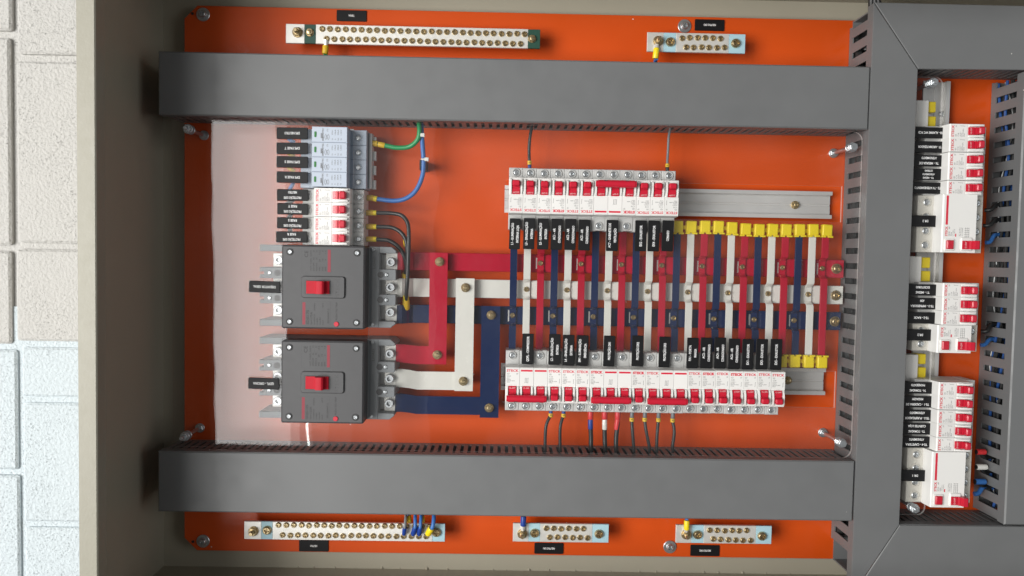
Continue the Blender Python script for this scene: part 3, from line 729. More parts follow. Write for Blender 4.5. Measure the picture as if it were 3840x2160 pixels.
# branch straps
CN = ['navybar', 'whitebar', 'redbar']; CW = {'navybar': 'navy blue', 'whitebar': 'white', 'redbar': 'red'}
ORD = ['first', 'second', 'third', 'fourth', 'fifth', 'sixth', 'seventh', 'eighth']
for i in range(24):
    m = CN[i % 3]; x = .0142 + .0174 * i; y0, y1 = BUS[m][:2]; ym = (y0 + y1) / 2 + .0004
    if i == 23: x -= .0005
    b = thing('branch_strap', '%s %s branch strap from the left, joining upper and lower breaker rows' % (ORD[i // 3], CW[m]), 'busbar', group='%s branch straps' % CW[m])
    hs, hb, g = .0285, .0204, .0125
    path = [(-.1235, hs), (ym - g - .0040, hs), (ym - g - .0008, hs - .0014), (ym - g + .0018, hb + .0014), (ym - g + .0040, hb), (ym + g - .0040, hb), (ym + g - .0018, hb + .0014), (ym + g + .0008, hs - .0014), (ym + g + .0040, hs), (.0400, hs)]
    hw = .0045
    s = MB(); t_ = .0022
    rings = []
    for (y, h) in path:
        rings.append([(x - hw, y, h), (x - hw, y, h + t_ - .0004), (x - hw + .0004, y, h + t_), (x + hw - .0004, y, h + t_), (x + hw, y, h + t_ - .0004), (x + hw, y, h)])
    s.ngon(rings); part('strap', m, b, s)
    part('bare_patch', 'tin', b, MB().box(x - .0056 - random.uniform(0, .0006), x + .0047, ym - .0072 - random.uniform(0, .001), ym + .0068, .02025, .02036))
    screw(b, x - .0002, ym, hb + t_, .0035, .0022, 'brass')
# yellow end caps over the spare strap ends
def caps(label, idx, y0, y1, flip, gap_tilt=0.):
    r = thing('cap_strip', label, 'terminal cap', group='yellow insulating cap strips')
    x0, x1 = .0142 + .0174 * idx[0], .0142 + .0174 * idx[-1]
    ya, yb = (y0 + .0045, y0 + .0095) if not flip else (y1 - .0095, y1 - .0045)
    part('web', 'yellow', r, MB().box(x0, x1, ya, yb, .0262, .0280, .0003))
    for k in idx:
        x = .0142 + .0174 * k + random.uniform(-.0003, .0003)
        s = MB().prism(rr(-.0064, .0064, 0, y1 - y0, .0011, 2), .0255, .0345, .0012)
        e0, e1 = (-.0016, 0.0006) if not flip else (y1 - y0 - .0006, y1 - y0 + .0016)
        s.box(-.0072, -.0020, e0, e1, .0290, .0352, .0003); s.box(.0012, .0074, e0, e1, .0286, .0350, .0003)
        part('cap', 'yellow', r, s, x, y0 + random.uniform(-.0006, .0006) + gap_tilt * (k - idx[0]), 0, random.uniform(-2, 2) + (-4 if k == 23 and not flip else 0))
caps('yellow cap strip of five beside the COMANDO label', range(12, 17), .0343, .0497, False)
caps('yellow cap strip of seven at the right end of the upper rail', range(17, 24), .0328, .0478, False, .0001)
caps('yellow cap strip of four at the right end of the lower rail', range(20, 24), -.1365, -.1215, True)

# ------------------------------------------------------------------ clear acrylic covers
def sheet(name, label, x0, x1, y0, y1, holes, t, hf, r):
    # plate with rectangular cut-outs: grid of cells, cells inside a cut-out left open
    th = thing(name, label, 'cover', group='clear acrylic covers')
    xs = sorted({x0, x1, *[v for hl in holes for v in hl[:2]], *( [x1 - r] if r else [])}); ys = sorted({y0, y1, *[v for hl in holes for v in hl[2:]], *([y0 + r, y1 - r] if r else [])})
    for A in (xs, ys):                      # finer grid so that the bow is smooth
        k = 0
        while k < len(A) - 1:
            if A[k + 1] - A[k] > .045: A.insert(k + 1, (A[k] + A[k + 1]) / 2)
            else: k += 1
    h0, h1 = -t, 0.
    bm = bmesh.new(); V = {}
    def vt(x, y, z):
        k = (round(x, 6), round(y, 6), z)
        if k not in V: V[k] = bm.verts.new((x, y, hf(x, y) + z))
        return V[k]
    solid = lambda i, j: 0 <= i < len(xs) - 1 and 0 <= j < len(ys) - 1 and not any(a <= (xs[i] + xs[i + 1]) / 2 <= b and c_ <= (ys[j] + ys[j + 1]) / 2 <= d for a, b, c_, d in holes)
    for i in range(len(xs) - 1):
        for j in range(len(ys) - 1):
            if not solid(i, j): continue
            a, b, c_, d = xs[i], xs[i + 1], ys[j], ys[j + 1]
            poly = [(a, c_), (b, c_), (b, d), (a, d)]; rim = [j > 0 and solid(i, j - 1), solid(i + 1, j), solid(i, j + 1), i > 0 and solid(i - 1, j)]
            if r and i == len(xs) - 2 and j in (0, len(ys) - 2):
                if j == 0:
                    arc = [(b - r + r * math.sin(t), c_ + r - r * math.cos(t)) for t in [math.pi / 2 * k / 6 for k in range(7)]]
                    poly = arc + [(a, d)]
                    rim = [0] * 6 + [1, 1]
                else:
                    arc = [(b - r + r * math.cos(t), d - r + r * math.sin(t)) for t in [math.pi / 2 * k / 6 for k in range(7)]]
                    poly = arc + [(a, c_)]
                    rim = [0] * 6 + [1, 1]
            bm.faces.new([vt(x, y, h1) for x, y in poly]); bm.faces.new([vt(x, y, h0) for x, y in reversed(poly)])
            for k in range(len(poly)):
                if not rim[k]:
                    p, q = poly[k], poly[(k + 1) % len(poly)]
                    bm.faces.new([vt(*p, h0), vt(*q, h0), vt(*q, h1), vt(*p, h1)]).material_index = 0 if max(p[0], q[0]) < x0 + .0001 else 1
    me = bpy.data.meshes.new('panel'); bmesh.ops.recalc_face_normals(bm, faces=bm.faces); bm.to_mesh(me); bm.free(); me.materials.append(MATS['acrylic']); me.materials.append(MATS['rim'])
    me.polygons.foreach_set('use_smooth', [True] * len(me.polygons)); me.set_sharp_from_angle(angle=.5)
    o = bpy.data.objects.new('panel', me); COL.objects.link(o); o.parent = th
    return th
AH = .0520
def ah(x, y):                               # the big sheet is bowed: its left end sits a little lower
    d = max(0., -.2 - x)
    return AH + x * (.0075 - .012 * y) * .8 - .5 * .075 * (1 - 2 * y) * d * d
sheet('acrylic_cover', 'large clear acrylic cover with cut-outs over the breaker rows', -.4120, .4456, -.2474, .1632,
      [(.0028, .4220, .0504, .0952), (.0030, .4221, -.1834, -.1372), (-.2690, -.1668, -.2095, .0102), (-.2345, -.1875, .0102, .1510)], .003, ah, .012)
sheet('acrylic_cover', 'narrow clear acrylic strip left of the right breaker column', .450, .5445, -.3200, .2330, [], .003, lambda x, y: AH, .010)

# standoff bolts
def standoff(label, x, y, AH=AH):
    r = thing('standoff_bolt', label, 'bolt', x, y, 0, 0, 'bolts holding the acrylic covers')
    part('rod', 'steel', r, lambda: MB().lathe(0, 0, [(.0024, .0005), (.0024, .0585), (.0019, .0592)], 14), key='rod')
    part('nut', 'steel', r, lambda: nut_mb(.0056, .0048, .0026, .0002), 0, 0, 0, random.uniform(0, 60), 'snut')
    part('nut', 'steel', r, lambda: nut_mb(.0052, .0042, .0026, .0002), 0, 0, AH - .0074, random.uniform(0, 60), 'snut2')
    part('nut', 'steel', r, lambda: nut_mb(.0054, .0048, .0026, .0002), 0, 0, AH + .0002, random.uniform(0, 60), 'snut3')
for lab, a, b in (('steel standoff bolt at the upper left of the acrylic cover', (767, 507), (694.5, 481)), ('steel standoff bolt at the upper right of the large acrylic cover', (3124, 575), (3201, 550.6)),
                  ('steel standoff bolt at the lower left of the acrylic cover', (749, 1602), (682.6, 1646)), ('steel standoff bolt at the lower right of the large acrylic cover', (3086, 1620), (3155, 1664))):
    p, q = U(*a, 0), U(*b, .0565); X, Y = (p[0] + q[0]) / 2, (p[1] + q[1]) / 2; standoff(lab, X, Y, ah(X, Y))
standoff('steel standoff bolt at the top of the narrow acrylic strip', *Z(3, 1908, 615, .0565))
standoff('steel standoff bolt at the bottom of the narrow acrylic strip', *Z(9, 1767, 950, .0565))

# ------------------------------------------------------------------ earth and neutral bars
BHT = .026
def tbar(label, name, i0, xl, yl0, yl1, i1, xr, ins, m_ins, stud, bigs, rows, nutends=False):
    ax, ay = Z(i0, xl, (yl0 + yl1) / 2, BHT); bx = Z(i1, xr, 0, BHT)[0]
    hw = abs(Z(i0, xl, yl0, BHT)[1] - Z(i0, xl, yl1, BHT)[1]) / 2
    r = thing(name, label, 'terminal bar', ax, ay, 0, 0, 'drilled terminal bars')
    L_ = Z(i1, xr, rows[0][1][2], BHT)[0] - ax
    I = [(Z(ti, p, yl0 if ti == i0 else rows[0][1][2], BHT)[0] - ax, Z(ti, q, yl0 if ti == i0 else rows[0][1][2], BHT)[0] - ax) for ti, p, q in ins]
    (a0, a1), (b0, b1) = I
    part('bar', 'tin', r, MB().box(a1 + .0001, b0 - .0001, -hw, hw, .0222, BHT, .0004))
    part('bar_tab', 'tin', r, MB().box(0, a0 - .0001, -hw, hw, .0224, BHT - .0002, .0004))
    part('bar_core', 'tin', r, MB().box(a0 - .002, L_ - .001, -hw + .002, hw - .002, .0200, .0223))
    for p, q in I: part('insulator', m_ins, r, MB().box(p, q, -hw + .0001, hw - .0001, .0226, BHT - .0003, .0003).lathe((p + q) / 2, math.copysign(.0035, ay), [(.0038, .0004), (.0038, .0225)], 14))
    def loc(t): x, y = Z(*t, BHT + .002); return x - ax, y - ay
    x, y = loc(stud); nut(r, x, y, BHT - .0002, .0058, .0055, .0031, .007)
    for t in bigs:
        x, y = loc(t)
        if nutends: nut(r, x, y, BHT - .0003, .0046, .0036, .0026, .001)
        else: screw(r, x, y, BHT - .0003, .0059, .0040, 'brass')
    for p, q, n in rows:
        (u0, v0), (u1, v1) = loc(p), loc(q)
        for k in range(n):
            f = k / (n - 1); screw(r, u0 + (u1 - u0) * f + random.uniform(-.0003, .0003), v0 + (v1 - v0) * f + random.uniform(-.0004, .0004), BHT, .0037, .0024)
    return r
def s2(x, y): return (1, (960 + x / 2.147 - 600) * 2, y / 2.147 * 2)
tbar('long tinned earth bar with dark green insulators near the TERRA label', 'earth_bar', 1, 943, 177, 322, 2, 452, ((1, 1085, 1168), (2, 362, 452)), 'darkgreen', (1, 1028, 240), ((1, 1120, 240), (2, 390, 288)),
     [(s2(530, 230), s2(2162, 272), 27), (s2(565, 308), s2(2130, 350), 26)], True)
tbar('long tinned neutral bar with blue insulators above the NEUTRO label', 'neutral_bar', 7, 630, 1038, 1172, 7, 2138, ((7, 760, 843), (7, 2045, 2138)), 'ltblue', (7, 697, 1115), ((7, 800, 1108), (7, 2073, 1125)),
     [((7, 887, 1070), (7, 2020, 1080), 21), ((7, 917, 1145), (7, 1995, 1155), 20)])
tbar('short tinned neutral bar below the NEUTRO DR3 label', 'neutral_bar', 2, 1255, 240, 385, 2, 1993, ((2, 1380, 1472), (2, 1870, 1993)), 'ltblue', (2, 1338, 305), ((2, 1430, 312), (2, 1920, 322)),
     [((2, 1517, 282), (2, 1807, 285), 6), ((2, 1547, 352), (2, 1835, 355), 6)])
tbar('short tinned neutral bar above the NEUTRO DR1 label', 'neutral_bar', 8, 247, 1052, 1190, 8, 967, ((8, 367, 452), (8, 845, 967)), 'ltblue', (8, 317, 1135), ((8, 410, 1130), (8, 893, 1137)),
     [((8, 498, 1095), (8, 777, 1097), 6), ((8, 523, 1160), (8, 808, 1165), 6)])
tbar('short tinned neutral bar above the NEUTRO DR2 label', 'neutral_bar', 8, 1470, 1065, 1200, 8, 2190, ((8, 1590, 1680), (8, 2073, 2190)), 'ltblue', (8, 1548, 1140), ((8, 1635, 1142), (8, 2118, 1152)),
     [((8, 1725, 1110), (8, 2003, 1112), 6), ((8, 1750, 1173), (8, 2032, 1185), 6)])

# ------------------------------------------------------------------ black labels
def lab(lines, x0, x1, y0, y1, h, rot, ch=None, label=None, tilt=0.):
    r = thing('name_tag', label or 'black tag with white lettering %s' % ' '.join(lines), 'tag', (x0 + x1) / 2, (y0 + y1) / 2, h, rot + tilt, 'black lettered tags')
    w, t = (x1 - x0, y1 - y0) if rot % 180 == 0 else (y1 - y0, x1 - x0)
    part('backing', 'black', r, MB().prism(rr(-w / 2, w / 2, -t / 2, t / 2, .0011, 3), .0002, .0012, .0003))
    n = len(lines)
    ch = ch or (.0031 if n == 1 else .0030 if n == 2 else .0023)
    pitch = t * (.0 if n == 1 else .46 if n == 2 else .31)
    for k, s in enumerate(lines):
        wd = min(w * .94, ch * .60 * len(s))
        text(r, s, 0, pitch * ((n - 1) / 2 - k), .00126, ch, wd, 'whiteprint', 0, .022)
    return r
AL = AH + .0001
for lines, x0, x1, y0, y1 in ((('L1 - ILUMINAÇÃO', 'INTERNA LOJA'), 220, 303, 190, 422), (('L3 - SINALIZAÇÃO', 'INTERNA'), 325, 410, 188, 421), (('L5 - ILUMINAÇÃO', 'ENTREGA'), 430, 515, 190, 423), (('AC1 - AR', 'CONDICIONADO'), 532, 618, 192, 425), (('AC3 - AR', 'CONDICIONADO'), 635, 720, 194, 427), (('AC5 - AR', 'CONDICIONADO'), 738, 825, 199, 431),
                              (('AC7 - GABINETE DE', 'VENTILAÇÃO'), 946, 1035, 202, 436), (('EX2 - EXAUSTOR',), 1160, 1247, 205, 437), (('EX4 - EXAUSTOR',), 1258, 1344, 206, 438), (('COMANDO',), 1362, 1448, 205, 437),
                              (('QDFL - COMPRESSOR',), 315, 401, 1053, 1283), (('L2 - SINALIZAÇÃO', 'ENTREGA'), 515, 602, 1057, 1287), (('L4 - SINALIZAÇÃO', 'EXTERNA'), 619, 706, 1062, 1292), (('EM1 - ILUMINAÇÃO', 'EMERGÊNCIA'), 723, 811, 1065, 1295), (('PROTEÇÃO DR1',), 925, 1010, 1068, 1298), (('PROTEÇÃO DR2',), 1137, 1222, 1067, 1298), (('PROTEÇÃO DR3',), 1339, 1424, 1075, 1305),
                              (('PA1 - PORTA', 'MANUSA'), 1547, 1633, 1083, 1312), (('AC2 - AR', 'CONDICIONADO'), 1649, 1735, 1081, 1312), (('AC4 - AR', 'CONDICIONADO'), 1753, 1838, 1081, 1314), (('AC6 - AR', 'CONDICIONADO'), 1858, 1944, 1089, 1318), (('EX1 - EXAUSTOR',), 1960, 2045, 1092, 1322), (('EX3 - EXAUSTOR',), 2063, 2150, 1092, 1322), (('EX5 - EXAUSTOR',), 2170, 2257, 1092, 1323)):
    q = RZ(5, x0, x1, y0, y1, AL); lab(lines, *q, max(ah(x, y) for x in q[:2] for y in q[2:]) + .0001, 90, tilt=random.uniform(-.5, .5) - .4)
for i, lines, x0, x1, y0, y1 in ((1, ('DPS NEUTRO',), 877, 1110, 957, 1044), (1, ('DPS FASE T',), 876, 1111, 1070, 1157), (1, ('DPS FASE S',), 876, 1111, 1173, 1259), (1, ('DPS FASE R',), 877, 1111, 1288, 1373), (4, ('PROTEÇÃO DPS', 'NEUTRO'), 879, 1113, -28, 59), (4, ('PROTEÇÃO DPS', 'FASE T'), 881, 1112, 77, 162), (4, ('PROTEÇÃO DPS', 'FASE S'), 879, 1112, 183, 268), (4, ('PROTEÇÃO DPS', 'FASE R'), 872, 1105, 287, 371)):
    q = RZ(i, x0, x1, y0, y1, AL - .0015); lab(lines, *q, max(ah(x, y) for x in q[:2] for y in q[2:]) + .0001, 180, tilt=random.uniform(-.8, .8))
for i, lines, x0, x1, y0, y1 in ((4, ('DISJUNTOR GERAL',), 668, 900, 660, 747), (4, ('QDFL - OFICINA',), 662, 892, 1387, 1471)):
    q = RZ(i, x0, x1, y0, y1, AL - .0015); lab(lines, *q, max(ah(x, y) for x in q[:2] for y in q[2:]) + .0001, 180, .0031, tilt=-1)
for i, lines, x0, x1, y0, y1 in ((1, ('TERRA',), 1325, 1549, 77, 160), (2, ('NEUTRO DR3',), 1611, 1833, 146, 231), (7, ('NEUTRO',), 1043, 1263, 1180, 1264), (8, ('NEUTRO DR1',), 408, 625, 1200, 1282), (8, ('NEUTRO DR2',), 1578, 1796, 1216, 1298)):
    lab(lines, *RZ(i, x0, x1, y0, y1, .001), .0003, 180, .0026)
for i, lines, x1, y0, y1 in ((3, ('T8 - ALARME WC PCD',), 1986, 955, 1038), (3, ('T7 - AROMATIZADOR',), 1980, 1060, 1146), (3, ('T6 - MESASA DE', 'ATENDIMENTO'), 1974, 1163, 1249), (3, ('T3 - MESAS', 'ATENDIMENTO', 'EXTERNO'), 1970, 1265, 1351), (3, ('T2 - TV ATENDIMENTO',), 1963, 1368, 1453), (6, ('DR 3',), 1947, 168, 253),
                             (6, ('T1 - MESAS', 'ESCRITORIO'), 1926, 684, 768), (6, ('TE-3 - IMPRESSORA', 'ADM'), 1922, 785, 870), (6, ('TE-2 - RACK',), 1915, 893, 977), (6, ('DR 2',), 1907, 1021, 1106), (9, ('T4 - TOMADAS', 'PHONEBOOTH'), 1890, -8, 79), (9, ('TE-1 - CADEIRA DE', 'MASSAGEM'), 1887, 97, 183), (9, ('TE-5 - PURIFICADOR', 'ATENDIMENTO'), 1884, 200, 286), (9, ('T5 - TOMADAS', 'CLIENTES LOJA'), 1881, 300, 385), (9, ('TE-4 - CAFETEIRA', 'ATENDIMENTO'), 1878, 400, 483), (9, ('DR 1',), 1869, 652, 736)):
    a, b, c_, d = RZ(i, x1 - 240, x1, y0, y1, AL); lab(lines, b - .0385, b, c_, d, AL, 180, .0029 if len(lines) < 3 else .0023, {'DR 3': 'black tag lettered DR 3, beside the upper four pole device', 'DR 2': 'black tag lettered DR 2, beside the two pole device', 'DR 1': 'black tag lettered DR 1, lowest in the right column'}.get(lines[0]))

# white comb bars with yellow caps in the right column
def comb(label, i, x1, y0, y1, capys, ci):
    a, b, c_, d = RZ(i, x1 - 120, x1, y0, y1, .036)
    r = thing('comb_busbar', label, 'busbar', group='white comb busbars in the right column')
    part('bar', 'white', r, MB().box(b - .030, b, c_, d, .024, .036, .0005))
    part('bar_edge', 'comb', r, MB().box(b - .030, b - .0005, c_ + .0003, d - .0003, .0195, .0238))
    for (v0, v1) in capys:
        p, q, e, f = RZ(ci[0], ci[1], ci[2], v0, v1, .030)
        cc = part('cap', 'yellow', r, MB().prism(rr(b - .003 + .0032, q, e, f, .0010, 2), .0190, .0300, .0008))
        part('tongue', 'yellow', cc, MB().box(b + .0002, b + .0036, (e + f) / 2 - .0022, (e + f) / 2 + .0026, .0301, .0316, .0003))
    return r
comb('white comb busbar with yellow caps at the top of the right column', 3, 1860, 752, 950, ((762, 842), (872, 948)), (3, 1860, 1917))
comb('white comb busbar with yellow caps between the DR 3 and T1 labels', 6, 1806, 474, 680, ((482, 562), (584, 663)), (6, 1806, 1875))
comb('white comb busbar with yellow caps between the DR 2 and T4 labels', 6, 1780, 1212, 1412, ((1207, 1283), (1308, 1386)), (6, 1780, 1842))

# ------------------------------------------------------------------ wires
def wire(label, m, pts, r, extras=(), group='insulated wires', slot=False):
    # pts: (tile, x, y, h)
    P = [(*Z(i, x, y, h), h) for i, x, y, h in pts]
    if slot:                                # enter the right duct through the nearest slot
        k = round((P[-1][1] + .325 - .0194 + .0037) / .0194); ys = -.325 + .0194 * (k + 1) - .0037
        p = P[0]; dx = .637 - p[0]; dy = ys - p[1]
        P = [p, (p[0] + dx * .35, p[1] + dy * .12, .030), (p[0] + dx * .75, p[1] + dy * .8, .027), (.640, ys, .023), (.662, ys + dy * .05, .016)]
    t = thing('wire', label, 'wire', group=group)
    part('insulation', m, t, MB().tube(smooth(P), r, 12))
    for nm, mm, (a, b), rr_ in extras:
        A, B = [Vector((*Z(*q[:3], q[3]), q[3])) for q in (a, b)]
        part(nm, mm, t, MB().tube([A, A.lerp(B, .08), A.lerp(B, .5), A.lerp(B, .92), B], [rr_ * .9, rr_, rr_, rr_, rr_ * .9], 14))
    return t
def mark(t, s, i, x, y, h, rot, ch=.0022):
    X, Y = Z(i, x, y, h); text(t, s, X, Y, h, ch, None, 'blackgap', rot, .01)
h = .034
t = wire('black wire rising from the L3 breaker into the upper duct', 'wblack', [(2, 372, 1275, h), (2, 370, 1200, h), (2, 368, 1120, h + .003), (2, 375, 1030, h + .004), (2, 388, 955, h + .002), (2, 390, 925, h)], .0020,
         (('ferrule', 'lugblue', ((2, 372, 1270, h), (2, 372, 1236, h)), .0024), ('marker', 'sleeve', ((2, 372, 1236, h), (2, 371, 1206, h)), .0027)))
mark(t, 'S', 2, 372, 1220, h + .0028, 90)
t = wire('grey wire rising from the COMANDO breaker into the upper duct', 'wgrey', [(2, 1405, 1290, h), (2, 1405, 1210, h), (2, 1410, 1130, h + .003), (2, 1415, 1030, h + .004), (2, 1426, 968, h + .002), (2, 1428, 930, h)], .0016,
         (('ferrule', 'wblack', ((2, 1405, 1285, h), (2, 1405, 1252, h)), .0022), ('marker', 'sleeve', ((2, 1405, 1254, h), (2, 1406, 1228, h)), .0026)))
mark(t, 'T', 2, 1406, 1241, h + .0027, 90)
for (nm, x0, xm, x1, fer, fm, mk, r_) in (('L2', 532, 495, 488, 'lugblue', 215, 'R', .0021), ('L4', 628, 602, 600, 'lugblue', 217, 'S', .0021), ('PROTEÇÃO DR2', 1140, 1143, 1152, 'wgrey', 232, 'R', .0021), ('first PROTEÇÃO DR3', 1237, 1246, 1268, 'wgrey', 232, 'S', .0021), ('second PROTEÇÃO DR3', 1340, 1330, 1325, 'wgrey', 235, 'T', .0021), ('third PROTEÇÃO DR3', 1446, 1457, 1445, 'wgrey', 238, 'R', .0021)):
    y_m = fm + 12 if fer == 'lugblue' else fm + 28
    t = wire('black wire dropping from the %s pole into the lower duct' % nm, 'wblack', [(8, x0, fm - 20, h), (8, x0 - 2, y_m + 10, h), (8, xm, y_m + 100, h + .003), (8, x1, 470, h + .002), (8, x1 + 2, 520, h)], r_,
             (('ferrule', fer, ((8, x0, fm - 15, h), (8, x0 - 1, y_m, h)), r_ * 1.22), ('marker', 'sleeve', ((8, x0 - 1, y_m, h), (8, x0 - 2, y_m + 28, h)), r_ * 1.45)))
    mark(t, mk, 8, x0 - 1, y_m + 14, h + r_ * 1.5, 90)
for nm, x0, x1, ys, mm, xr in (('first', 829, 832, (270, 346), 'lugblue', 832), ('second', 935, 935, (270, 350), 'whitebar', 938), ('third', 1033, 1022, (232, 350), 'slred', 1020)):
    wire('thick black wire dropping from the %s PROTEÇÃO DR1 pole' % nm, 'wblack', [(8, x0, 210, h), (8, x0 - 1, 300, h), (8, x1, 400, h), (8, xr, 480, h), (8, xr + 4, 530, h - .004)], .0030,
         (('sleeve', 'slred', ((8, x0, 212, h), (8, x0, 272, h)), .0036), ('phase_sleeve', mm, ((8, x0, 272 if ys[0] > 240 else 268, h), (8, x1 if nm == 'third' else x0, ys[1], h)), .0033)))
wire('blue wire looping from the NEUTRO protection breaker into the upper duct', 'wblue', [(4, 1560, 36, .030), (4, 1640, 46, .030), (4, 1760, 58, .031), (4, 1850, 38, .033), (4, 1920, -20, .035), (1, 1965, 1330, .036), (1, 1978, 1230, .036), (1, 1970, 1100, .036), (1, 1962, 985, .034), (1, 1958, 910, .032)], .0029,
     (('ferrule', 'sleeve', ((4, 1553, 35, .030), (4, 1602, 38, .030)), .0039), ('marker', 'yellow', ((4, 1602, 40, .030), (4, 1628, 46, .030)), .0037)))
wire('green wire looping from the surge arresters into the upper duct', 'wgreen', [(1, 1600, 1074, .030), (1, 1690, 1092, .030), (1, 1780, 1108, .031), (1, 1870, 1100, .033), (1, 1930, 1050, .038), (1, 1946, 985, .039), (1, 1940, 905, .036)], .0030,
     (('ferrule', 'sleeve', ((1, 1590, 1073, .030), (1, 1632, 1080, .030)), .0039), ('marker', 'sleeve', ((1, 1636, 1081, .030), (1, 1686, 1092, .030)), .0036)))
for x, y, x2, y2 in ((1940, 1012, 1985, 1014), (1958, 1194, 2015, 1196)):
    A, B = Z(1, x, y, .040), Z(1, x2, y2, .040)
    tt = thing('cable_tie', 'white cable tie around the %s' % ('green and blue wires' if y < 1100 else 'blue wire and black holder'), 'cable tie', group='white cable ties')
    part('band', 'tie', tt, MB().tube([(A[0], A[1], .0405), (B[0] - .005, B[1], .0405)], .0012, 8))
    part('head', 'tie', tt, MB().box(B[0] - .0050, B[0], B[1] - .0022, B[1] + .0022, .0370, .0420, .0004))
x0, x1, y0, y1 = RZ(1, 1952, 1998, 1205, 1278, .02)
tag(part('cable_holder', 'blackloom', None, MB().box(x0, x1, y0, y1, .0005, .030, .001)), 'black adhesive cable holder behind the blue wire', 'cable holder')
for nm, pts, lug in (('FASE T', [(1560, 148, .032), (1650, 149, .032), (1740, 152, .033), (1815, 170, .036), (1858, 230, .040), (1866, 330, .042), (1862, 480, .042), (1856, 640, .042), (1847, 770, .036), (1845, 830, .028)], 820),
                     ('FASE S', [(1560, 252, .032), (1650, 253, .032), (1735, 258, .033), (1800, 290, .035), (1842, 350, .037), (1856, 450, .036), (1850, 560, .033), (1838, 640, .027)], 610),
                     ('FASE R', [(1560, 346, .032), (1650, 349, .032), (1720, 358, .033), (1790, 405, .034), (1830, 470, .034), (1845, 540, .030), (1842, 575, .026)], None)):
    y = pts[0][1]
    ex = [('ferrule', 'sleeve', ((4, 1548, y, .032), (4, 1600, y, .032)), .0037), ('marker', 'yellow', ((4, 1600, y, .032), (4, 1624, y, .032)), .0034)]
    if nm == 'FASE T': ex += [('lug_sleeve', 'sleeve', ((4, 1844, 800, .031), (4, 1848, 868, .025)), .0046), ('marker', 'yellow', ((4, 1846, 772, .034), (4, 1844, 806, .031)), .0037)]
    if nm == 'FASE S': ex += [('lug_sleeve', 'sleeve', ((4, 1838, 600, .029), (4, 1840, 680, .023)), .0042)]
    if nm == 'FASE R': ex += [('lug_sleeve', 'sleeve', ((4, 1842, 340, .028), (4, 1843, 400, .025)), .0032)]
    wire('black wire from the PROTEÇÃO DPS %s breaker down to the busbars' % nm, 'wblack', [(4, *p) for p in pts], .0026, ex)
for cn, yy, hh in (('red', 512, .0204), ('white', 705, .0204), ('navy', 900, .0204)):
    x0, x1, y0, y1 = RZ(4, 1826, 1880, yy - 66, yy + 66, hh)
    tb = thing('bare_tab', 'tinned contact patch with a screw on the %s busbar' % cn, 'terminal', (x0 + x1) / 2, (y0 + y1) / 2, 0, group='tinned contact patches')
    part('patch', 'tin', tb, MB().box(x0 - (x0 + x1) / 2, x1 - (x0 + x1) / 2, -(y1 - y0) / 2 + .0003, (y1 - y0) / 2 - .0003, .0203, .0207))
    screw(tb, 0, 0, .0207, .0042, .0026)
# wires on the earth and neutral bars
def lug(label, m, i, xs, ys, hh, r_, wirem, up, tab=None):
    t = wire(label, wirem, [(i, xs[1], up, .020), (i, xs[1], (ys[0] + up) / 2, .024), (i, xs[0], ys[0], hh)], r_ * .62, (('lug_sleeve', m, ((i, xs[1], ys[0], hh), (i, xs[0], ys[1], hh)), r_),), 'wires on the terminal bars')
    if tab:
        X, Y = Z(i, tab[0], tab[1], hh); A = Z(i, xs[0], ys[1], hh)
        part('lug_ring', 'tin', t, MB().tube([(A[0], A[1], hh), (X, Y, BHT + .0012)], .0026, 8))
    return t
lug('yellow sleeved lug under the earth bar near its left end', 'sleeve', 1, (1243, 1238), (405, 342), .026, .0038, 'wgreen', 425, (1246, 300))
lug('yellow sleeved blue wire on the neutral bar below the NEUTRO DR3 label', 'yellow', 2, (1324, 1315), (440, 362), .030, .0038, 'wblue', 475, (1334, 318))
lug('blue sleeved wire on the neutral bar above the NEUTRO DR1 label', 'lugblue', 8, (324, 326), (1000, 1072), .030, .0038, 'wblue', 985, (318, 1128))
lug('yellow sleeved blue wire on the neutral bar above the NEUTRO DR2 label', 'yellow', 8, (1549, 1551), (1030, 1100), .031, .0036, 'wblue', 1005, (1548, 1135))
for nm, wm, lm, (xa, xb, xc), r_ in (('grey wire with blue lug', 'wgrey', 'lugblue', (1843, 1836, 1829), .0018), ('left thin blue wire with blue lug', 'wblue', 'lugblue', (1915, 1914, 1897), .0022), ('right thin blue wire with blue lug', 'wblue', 'lugblue', (1958, 1953, 1942), .0021), ('blue wire with yellow lug', 'wblue', 'yellow', (2055, 2046, 2008), .0026)):
    xm = (xb + xc) / 2
    wire('%s on the long neutral bar' % nm, wm, [(7, xa, 985, .026), (7, xa - 1, 1020, .032), (7, xb, 1075, .036), (7, xm, 1110, .034), (7, xc, 1140, .030)], r_,
         (('lug_sleeve', lm, ((7, xb - 1, 1085, .0355) if lm != 'yellow' else (7, 2036, 1088, .0355), (7, xc + 1, 1135, .031)), r_ * 1.55 if lm != 'yellow' else .0042),), 'wires on the terminal bars')
for k, x in enumerate((1867, 1968)):
    wire('%s yellow sleeved wire dropping behind the long neutral bar' % ('left', 'right')[k], 'wblue', [(7, x, 985, .020), (7, x, 1040, .0285)], .0022, (('lug_sleeve', 'sleeve', ((7, x, 1000, .024), (7, x, 1045, .029)), .0032),), 'wires on the terminal bars')
